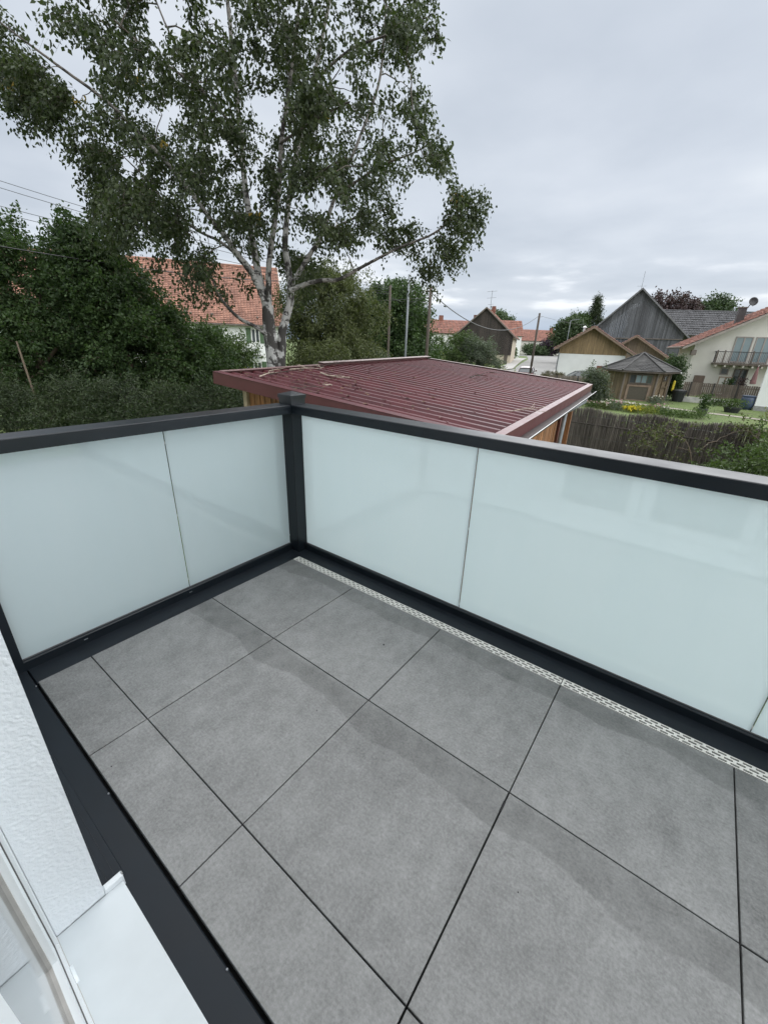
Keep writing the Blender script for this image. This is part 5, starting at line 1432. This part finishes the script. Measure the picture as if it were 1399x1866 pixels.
# --- leafy trees and shrubs at the left
def vine(pts, r0, r1):
    return [Vn(*p_) for p_ in pts], list(np.linspace(r0, r1, len(pts)))
GL = 'trees and shrubs left of the carport'
rg = np.random.default_rng(2)
cs_ = np.concatenate([blob(rg, -10.3, 13.2, 2.3, 1.5, 1.4, 1.7, 70), blob(rg, -9.9, 13, .6, 1.9, 1.5, 1.6, 80), blob(rg, -11.2, 13.6, -.8, 1.6, 1.3, 1.2, 40)])
plant('orchard_tree', 'dark leafy tree with pale leaning trunk at the far left edge', 'tree', V(-10.9, 13, GZ), [vine([(-8.50, 10.2, GZ), (-8.56, 10.2, -.63), (-8.66, 10.25, .4), (-8.74, 10.3, 1.1)], .030, .018), vine([(-10.9, 13, GZ), (-10.6, 13, .2), (-10.2, 13.2, 1.8), (-10.2, 13.2, 3.2)], .12, .04), vine([(-10.6, 13, .2), (-9.6, 12.8, 1.0), (-9.0, 12.6, 1.4)], .06, .03)], cs_, .34, 10, 34, .42, (.095, .064), .35, .25, LF_DARK, BARKLT, 41, GL)
rg = np.random.default_rng(3)
cs_ = np.concatenate([blob(rg, -8.55, 13.2, 3.35, .65, .6, .75, 26), blob(rg, -8.2, 13.2, 2.3, 1.3, 1.2, 1.0, 60), blob(rg, -7.6, 13.2, .9, 1.65, 1.4, 1.3, 90), blob(rg, -7.6, 13.0, -.6, 1.8, 1.3, 1.2, 70)])
plant('orchard_tree', 'dense dark green tree with pointed top in front of the orange roof', 'tree', V(-7.9, 13.4, GZ), [vine([(-7.9, 13.4, GZ), (-7.9, 13.3, 0), (-8.2, 13.2, 2.0), (-8.5, 13.2, 3.6)], .11, .03)], cs_, .34, 10, 34, .40, (.095, .064), .3, .2, LF_DARK, BARKLT, 42, GL)
rg = np.random.default_rng(4)
cs_ = np.concatenate([blob(rg, -6.6, 14.5, .2, 1.3, 1.2, 1.5, 60), blob(rg, -5.9, 14.2, -1.0, 1.3, 1.0, 1.0, 40)])
plant('garden_shrub', 'mid sized dark shrub right of the dense pointed tree', 'shrub', V(-6.4, 14.4, GZ), [vine([(-6.4, 14.4, GZ), (-6.4, 14.4, -.3), (-6.6, 14.5, .8)], .06, .02)], cs_, .32, 9, 32, .38, (.09, .06), .3, .2, LF_DARK, BARKDK, 43, GL)
rg = np.random.default_rng(5)
cs_ = np.concatenate([blob(rg, -7.2, 17.5, .5, 1.3, 1.2, 1.2, 50), blob(rg, -6.3, 17.3, .6, .8, 1.0, .8, 34), blob(rg, -6.8, 17, -1.0, 1.5, 1.2, 1.0, 50)])
plant('garden_shrub', 'pale leaved shrub in front of the white house wall', 'shrub', V(-6.4, 17.4, GZ), [vine([(-6.4, 17.4, GZ), (-6.4, 17.4, -.3), (-6.2, 17.5, .8)], .05, .02), vine([(-6.4, 17.4, -.8), (-7.0, 17.4, .6)], .04, .02)], cs_, .32, 7, 26, .38, (.09, .06), .3, .2, LF_MID, BARKDK, 44, GL)
rg = np.random.default_rng(6)
cs_ = np.concatenate([blob(rg, -5.1, 15.0, -.55, .7, .8, .6, 40), blob(rg, -4.7, 15, -1.4, 1.0, .9, .6, 30)])
plant('garden_shrub', 'yellow green shrub just left of the birch trunk', 'shrub', V(-4.5, 15, GZ), [vine([(-4.5, 15, GZ), (-4.5, 15, -.3)], .04, .02)], cs_, .26, 5, 22, .34, (.08, .052), .3, .2, LF_YELLOWG, BARKDK, 45, GL)
rg = np.random.default_rng(50)
cs_ = np.concatenate([blob(rg, -13.0, 17, .2, 2.6, 1.2, 2.0, 60), blob(rg, -9.8, 17, -.2, 2.6, 1.2, 1.7, 60), blob(rg, -11.5, 16.5, -1.2, 4.2, 1.0, 1.0, 60)])
plant('boundary_shrubs', 'dark shrub belt hiding the foot of the white house behind the left trees', 'shrub', V(-11.4, 17, GZ), [vine([(-11.4, 17, GZ), (-11.4, 17, .4)], .06, .02)], cs_, .45, 9, 30, .5, (.12, .08), .3, .2, LF_DARK, BARKDK, 59, GL)
# clipped conifer hedge below them
rg = np.random.default_rng(7)
hc = []
for s_ in np.arange(-12.5, -3.3, .36):
    for z_, hh_ in ((.05, 9.6), (-.2, 9.1), (-.55, 8.9), (.0, 10.1), (-1.0, 8.8), (-1.5, 8.8)):
        hc.append(Vn(s_+rg.normal()*.12, hh_+rg.normal()*.12, z_+rg.normal()*.09+.10*math.sin(s_*1.7)))
plant('conifer_hedge', 'low dark conifer hedge running just beyond the left railing', 'hedge', V(-8, 9.5, GZ), [vine([(-8, 9.6, GZ), (-8, 9.6, -.4)], .05, .02)], hc, .24, 12, 40, .36, (.075, .022), .05, .15, LF_CON, BARKDK, 46, GL, upb=.05, conn=False, crown='foliage', trunk='twigs', outw=.4)
hc = [c+np.array([0, 0, -.0]) for c in hc]

# --- trees and bushes behind the birch and carport
GB = 'trees and bushes behind the carport'
rg = np.random.default_rng(8)
cs_ = np.concatenate([blob(rg, -3.0, 23, 2.6, 2.4, 2, 2.1, 130), blob(rg, -2.6, 22.5, .3, 2.4, 2, 1.8, 90)])
plant('weeping_tree', 'olive green drooping tree right behind the birch trunk', 'tree', V(-2.9, 23, GZ), [vine([(-2.9, 23, GZ), (-2.9, 23, 1), (-3.0, 23, 3.8)], .16, .04)], cs_, .5, 9, 34, .75, (.12, .06), .9, .9, LF_OLIVE, BARKDK, 51, GB)
rg = np.random.default_rng(9)
cs_ = np.concatenate([blob(rg, .35, 34, 2.6, 2.55, 2.4, 2.9, 170), blob(rg, 1.2, 33, .2, 2.3, 2.2, 2.0, 80), blob(rg, -1.8, 34.5, 1.5, 2.2, 2, 2.6, 80)])
plant('round_tree', 'big round dark green tree behind the thin pole', 'tree', V(.4, 34, GZ), [vine([(.4, 34, GZ), (.4, 34, 1), (.3, 34, 4.4)], .2, .05)], cs_, .55, 9, 30, .65, (.17, .115), .35, .25, LF_DARK, BARKDK, 52, GB)
rg = np.random.default_rng(10)
cs_ = np.concatenate([blob(rg, -1.4, 24, .35, .95, .9, .95, 44), blob(rg, -.6, 24, -.6, 1.4, 1.0, .9, 44)])
plant('garden_shrub', 'grey green willow bush standing up behind the carport roof edge', 'shrub', V(-1.1, 24, GZ), [vine([(-1.1, 24, GZ), (-1.2, 24, .3)], .06, .02)], cs_, .35, 5, 26, .45, (.10, .04), .2, .2, LF_GREY, BARKDK, 53, GB)
rg = np.random.default_rng(11)
cs_ = np.concatenate([blob(rg, -2.9, 19.5, .1, 1.2, .9, 1.1, 50), blob(rg, -2.0, 19, -.9, 1.3, .9, .8, 30)])
plant('garden_shrub', 'yellowish bush at the foot of the drooping tree beside the birch', 'shrub', V(-2.7, 19.5, GZ), [vine([(-2.7, 19.5, GZ), (-2.8, 19.5, .2)], .05, .02)], cs_, .33, 5, 26, .4, (.09, .06), .3, .3, LF_OLIVE, BARKDK, 54, GB)
rg = np.random.default_rng(12)
cs_ = np.concatenate([blob(rg, 7.0, 46, .7, 2.2, 1.8, 1.5, 80), blob(rg, 5.5, 46, -.5, 2.0, 1.6, 1.3, 50)])
plant('garden_shrub', 'green bush between the utility pole and the dark barn', 'shrub', V(6.5, 46, GZ), [vine([(6.5, 46, GZ), (6.6, 46, 1)], .08, .03)], cs_, .5, 5, 22, .6, (.17, .11), .3, .2, LF_MID, BARKDK, 55, GB)
rg = np.random.default_rng(13)
cs_ = np.concatenate([blob(rg, 8.9, 45, .75, 1.6, 1.6, 1.3, 80), blob(rg, 10.2, 45, -.7, 1.6, 1.5, 1.1, 50)])
plant('garden_shrub', 'grey green lilac bush against the dark barn gable', 'shrub', V(9.8, 45, GZ), [vine([(9.8, 45, GZ), (9.6, 45, 1)], .08, .03)], cs_, .45, 5, 24, .5, (.15, .08), .2, .15, LF_GREY, BARKDK, 56, GB)
rg = np.random.default_rng(14)
cs_ = np.concatenate([blob(rg, 3.5, 36, -.7, 2.2, 1.2, .8, 46), blob(rg, 8.5, 40, -1.3, 3.2, 1.2, .6, 40)])
plant('low_hedge', 'low bright green hedge along the far edge of the carport roof', 'hedge', V(5.0, 38, GZ), [vine([(5, 38, GZ), (5, 38, -1)], .05, .02)], cs_, .4, 5, 22, .4, (.14, .09), .2, .2, LF_YELLOWG, BARKDK, 57, GB)

# --- far trees
GF = 'far village trees'
def fartree(name, label, s, h, z, rs, rz, n, lm, seed, leaf=.45, cat='tree', sig=.8):
    rg = np.random.default_rng(seed)
    cs_ = np.concatenate([blob(rg, s, h, z, rs, rs*.9, rz, n), blob(rg, s+rs*.35, h, z-rz*.35, rs*.8, rs*.7, rz*.7, n//2), blob(rg, s-rs*.4, h, z-rz*.25, rs*.65, rs*.6, rz*.7, n//2)])
    g0 = gs(s, h)
    plant(name, label, cat, V(s, h, g0), [vine([(s, h, g0), (s, h, (g0+z)/2), (s, h, z+rz*.6)], rs*.07+.05, .05)], cs_, sig, 5, 16, sig*1.2, (leaf, leaf*.7), .3, .2, lm, BARKDK, seed, GF, twr=.02)
fartree('copper_beech', 'large dark copper beech behind the grey barn', 59.0, 98, 8.6, 7.0, 4.0, 130, LF_COPPER, 61)
fartree('far_tree', 'round green tree beside the copper beech', 69.5, 99, 9.0, 3.8, 3.6, 80, LF_FARGREEN, 62)
fartree('far_tree', 'green tree behind the street lamp left of the grey barn', 38.8, 98, 4.6, 2.7, 2.8, 70, LF_FARGREEN, 63)
fartree('far_tree', 'small dark tree between the green tree and the spruce', 43.0, 104, 6.4, 1.9, 2.0, 50, LF_DARK, 64)
fartree('far_tree', 'rounded tree top behind the dark barn ridge', 36.5, 156, 9.0, 5.8, 3.6, 80, LF_FARGREEN, 65, .6)
fartree('purple_shrub', 'dark purple shrub at the end of the road', 58.5, 160, 2.0, 4.0, 2.2, 60, LF_PURPLE, 66, .5, 'shrub')
fartree('far_shrub', 'green hedge bush behind the silver car', 52.5, 160, .6, 4.0, 1.4, 46, LF_FARGREEN, 67, .5, 'shrub')
fartree('far_shrub', 'clipped hedge at the roadside right of the dark barn', 31.3, 117, .2, 1.6, 1.1, 40, LF_MID, 68, .35, 'shrub', .5)
# spruce
rg = np.random.default_rng(70); cs_ = []
for i in range(26):
    t = i/25; z = 4.5+t*7.6; r = (1-t)*2.5+.1
    for k in range(int(3+9*(1-t))):
        a = rg.uniform(0, 6.3); cs_.append(Vn(46.3+math.cos(a)*r*.75, 104+math.sin(a)*r*.75, z-r*.12))
plant('spruce', 'pointed dark spruce left of the grey barn roof', 'tree', V(46.3, 104, gs(46.3, 104)), [vine([(46.3, 104, gs(46.3, 104)), (46.3, 104, 12.2)], .3, .03)], cs_, .3, 4, 16, .6, (.4, .12), .3, .3, LF_CON, BARKDK, 71, GF, twr=.02)

# --- garden planting
GP = 'garden plants'
rg = np.random.default_rng(20)
cs_ = np.concatenate([blob(rg, 14.35, 30, -.75, .62, .6, 1.15, 50), blob(rg, 14.6, 30, -1.45, .6, .5, .65, 26)])
plant('garden_shrub', 'upright rounded shrub left of the garden house', 'shrub', V(14.8, 30, GZ), [vine([(14.8, 30, GZ), (14.8, 30, -.4)], .05, .02)], cs_, .28, 5, 24, .36, (.11, .07), .2, .2, LF_GREY, BARKDK, 81, GP, extra=(LF_YELLOWG, .3))
rg = np.random.default_rng(21)
cs_ = np.concatenate([blob(rg, 22.7, 35.2, .15, .75, .6, .95, 50), blob(rg, 22.9, 35.0, -1.0, .6, .5, .9, 36)])
plant('climbing_shrub', 'dark leafy climber at the corner of the garden house', 'shrub', V(22.8, 35.1, GZ), [vine([(22.8, 35.1, GZ), (22.8, 35.1, .4)], .05, .02)], cs_, .28, 5, 24, .34, (.12, .08), .25, .2, LF_DARK, BARKDK, 82, GP)
def clumpplant(name, label, s, h, r, hgt, n, lm, seed, petals=None, leaf=(.16, .03), g=GP, npet=20, pz=.9, pleaf=(.05, .045)):
    rg = np.random.default_rng(seed); b0 = Vn(s, h, gs(s, h))
    o = thing(name, label, 'plant', tuple(b0), g)
    P = b0+np.stack([rg.normal(size=n)*r*.5, rg.normal(size=n)*r*.5, rg.uniform(0, .85, n)**1.3*hgt], 1)
    D = unit(rg.normal(size=(n, 3))*.55+np.array([0, 0, .75]))
    v, f = leafmesh(rg, P, D, leaf[0], leaf[1]); npmesh('foliage', v, f, 3, lm, o)
    if petals is not None:
        c = b0+np.stack([rg.normal(size=npet)*r*.5, rg.normal(size=npet)*r*.5, rg.uniform(pz-.25, pz+.12, npet)*hgt], 1)
        stp = np.stack([np.stack([b0[0]+(q[0]-b0[0])*t, b0[1]+(q[1]-b0[1])*t, b0[2]+(q[2]-b0[2])*t]) for q in c for t in (0, .5, 1)]).reshape(npet, 3, 3)
        v, f, _ = tubes(stp, np.full((npet, 3), .006), 3); npmesh('stems', v, f, 4, lm, o)
        P = np.repeat(c, 9, 0); D = unit(rg.normal(size=P.shape)+np.array([0, 0, .3]))
        v, f = leafmesh(rg, P, D, pleaf[0], pleaf[1]); npmesh('flowers', v, f, 3, petals, o)
    return o
clumpplant('flower_clump', 'bright yellow flower clump above the reed fence', 15.4, 26.6, .6, .38, 420, LF_YELLOWG, 90, PETAL_Y, npet=80, pz=.75, pleaf=(.10, .06))
bed_spots = [(13.6, 28.2, 'mixed'), (14.2, 27.6, 'w'), (14.8, 27.2, 'p'), (16.0, 27.6, 'w'), (16.6, 26.6, 'p'), (16.8, 25.4, 'n'), (17.3, 26.8, 'w'), (17.5, 25.0, 'n'), (15.9, 25.7, 'n'), (18.2, 24.8, 'n'), (19.9, 31.6, 'w'), (15.0, 28.6, 'n')]
names_ = ['tangled low flowering plant nearest the carport roof corner', 'white flowering perennial in front of the upright shrub', 'pink flowering perennial left of the yellow clump', 'tall white flowered perennial in front of the garden house flap', 'pink flowered perennial right of the yellow clump', 'strappy pale green plant right of the yellow clump', 'white flowered perennial in front of the garden house door', 'strappy leaved plant above the middle of the reed fence', 'low green plant directly right below the yellow clump', 'rightmost strappy plant above the reed fence', 'small white flowered plant beside the black bin', 'low green perennial at the left foot of the garden house']
for k, (s_, h_, kind) in enumerate(bed_spots):
    pet = {'w': PETAL_W, 'p': PETAL_P, 'mixed': PETAL_P}.get(kind)
    clumpplant('flower_plant', names_[k], s_, h_, .6, rnd.uniform(.35, .62), 420, [LF_MID, LF_OLIVE, LF_GREY, LF_YELLOWG][k % 4] if kind != 'n' else [LF_YELLOWG, LF_MID][k % 2], 100+k, pet, (.20, .035), GP, 12, 1.0, (.07, .06))
# potted plants on the lawn and path
def potplant(label, s, h, r, hp, hg, lm, seed):
    P = V(s, h, GZ)
    o = thing('potted_plant', label, 'potted plant', tuple(P), 'potted plants')
    MB().lathe([(r*.75, 0), (r, hp), (r*1.06, hp), (r*1.06, hp+.05), (r*.9, hp+.05)], tuple(P), 14).build('pot', M('dark_pot', (.03, .032, .036), .6, .2), o)
    rg = np.random.default_rng(seed); n = 500
    Q = np.array(P)+np.stack([rg.normal(size=n)*r*.6, rg.normal(size=n)*r*.6, hp+rg.uniform(0, 1, n)*hg], 1)
    v, f = leafmesh(rg, Q, unit(rg.normal(size=(n, 3))+np.array([0, 0, .3])), .13, .08); npmesh('foliage', v, f, 3, lm, o)
potplant('potted dark shrub on the lawn above the reed fence', 19.5, 26.2, .28, .35, .9, LF_DARK, 130)
potplant('low bushy plant on a dark planter near the white house', 22.9, 28.2, .5, .3, .5, LF_MID, 131)
potplant('potted red leaved plant by the patio umbrella', 30.6, 37.6, .3, .4, 1.3, LF_COPPER, 132)
potplant('potted leafy plant on the patio in front of the garden door', 30.0, 38.2, .25, .4, 1.2, LF_DARK, 133)
clumpplant('flower_plant', 'low shrub against the plank fence plinth', 24.7, 31.9, .6, .5, 400, LF_MID, 140, None, (.12, .06))
clumpplant('flower_plant', 'yellow green plant at the foot of the white house', 23.6, 25.4, .6, .8, 500, LF_YELLOWG, 141, None, (.16, .07))
# boulder-like clipped bush by the road
rg = np.random.default_rng(22)
plant('clipped_bush', 'brownish rounded clipped bush beside the road behind the carport', 'shrub', V(17.9, 47, GZ), [vine([(17.9, 47, GZ), (17.9, 47, -1.5)], .06, .02)], blob(rg, 17.7, 47, -1.6, 1.2, .9, .55, 60, .8), .18, 6, 24, .2, (.07, .05), .1, .1, leafmat('brown_green_leaf', (.085, .075, .045), (.16, .145, .09), .2), BARKDK, 83, GP)
# --- bramble thicket below the railing on the right
rg = np.random.default_rng(23)
def wb(x, y, z, rx, ry, rz, n): 
    d = unit(rg.normal(size=(n, 3))); k = rg.uniform(.5, 1, (n, 1)); return np.array([x, y, z])+d*k*np.array([rx, ry, rz])
cs_ = np.concatenate([wb(-12.3, 3.1, -1.75, 1.1, 1.1, .55, 50), wb(-11.0, 3.3, -1.45, 1.2, .9, .65, 50), wb(-12.9, 3.9, -1.25, 1.2, .9, .75, 60), wb(-9.8, 3.0, -1.75, 1.0, .8, .5, 36)])
plant('bramble_thicket', 'leafy green thicket growing against the reed fence at the right', 'shrub', (-11.8, 3, GZ), [([np.array(p_) for p_ in ((-12, 3, GZ), (-12, 3, -1.5), (-12.4, 3.2, -.9))], [.04, .03, .015])], cs_, .32, 5, 24, .5, (.095, .062), .35, .2, LF_MID, BARKDK, 84, upb=.45)
rg = np.random.default_rng(24)
cs_ = np.concatenate([wb(-13.9, 1.2, -1.15, .4, 1.0, .5, 16), wb(-14.3, 3.3, -.75, .4, .9, .3, 14)])
plant('bramble_spray', 'thin straggling bramble stems in front of the reed fence', 'shrub', (-13.9, 1.6, GZ), [([np.array(p_) for p_ in ((-13.8, 2, GZ), (-13.9, 1.6, -1.2), (-14.0, 1.0, -.9))], [.02, .012, .006])], cs_, .3, 4, 9, .5, (.085, .055), .3, .2, LF_OLIVE, BARKLT, 85, upb=.4)
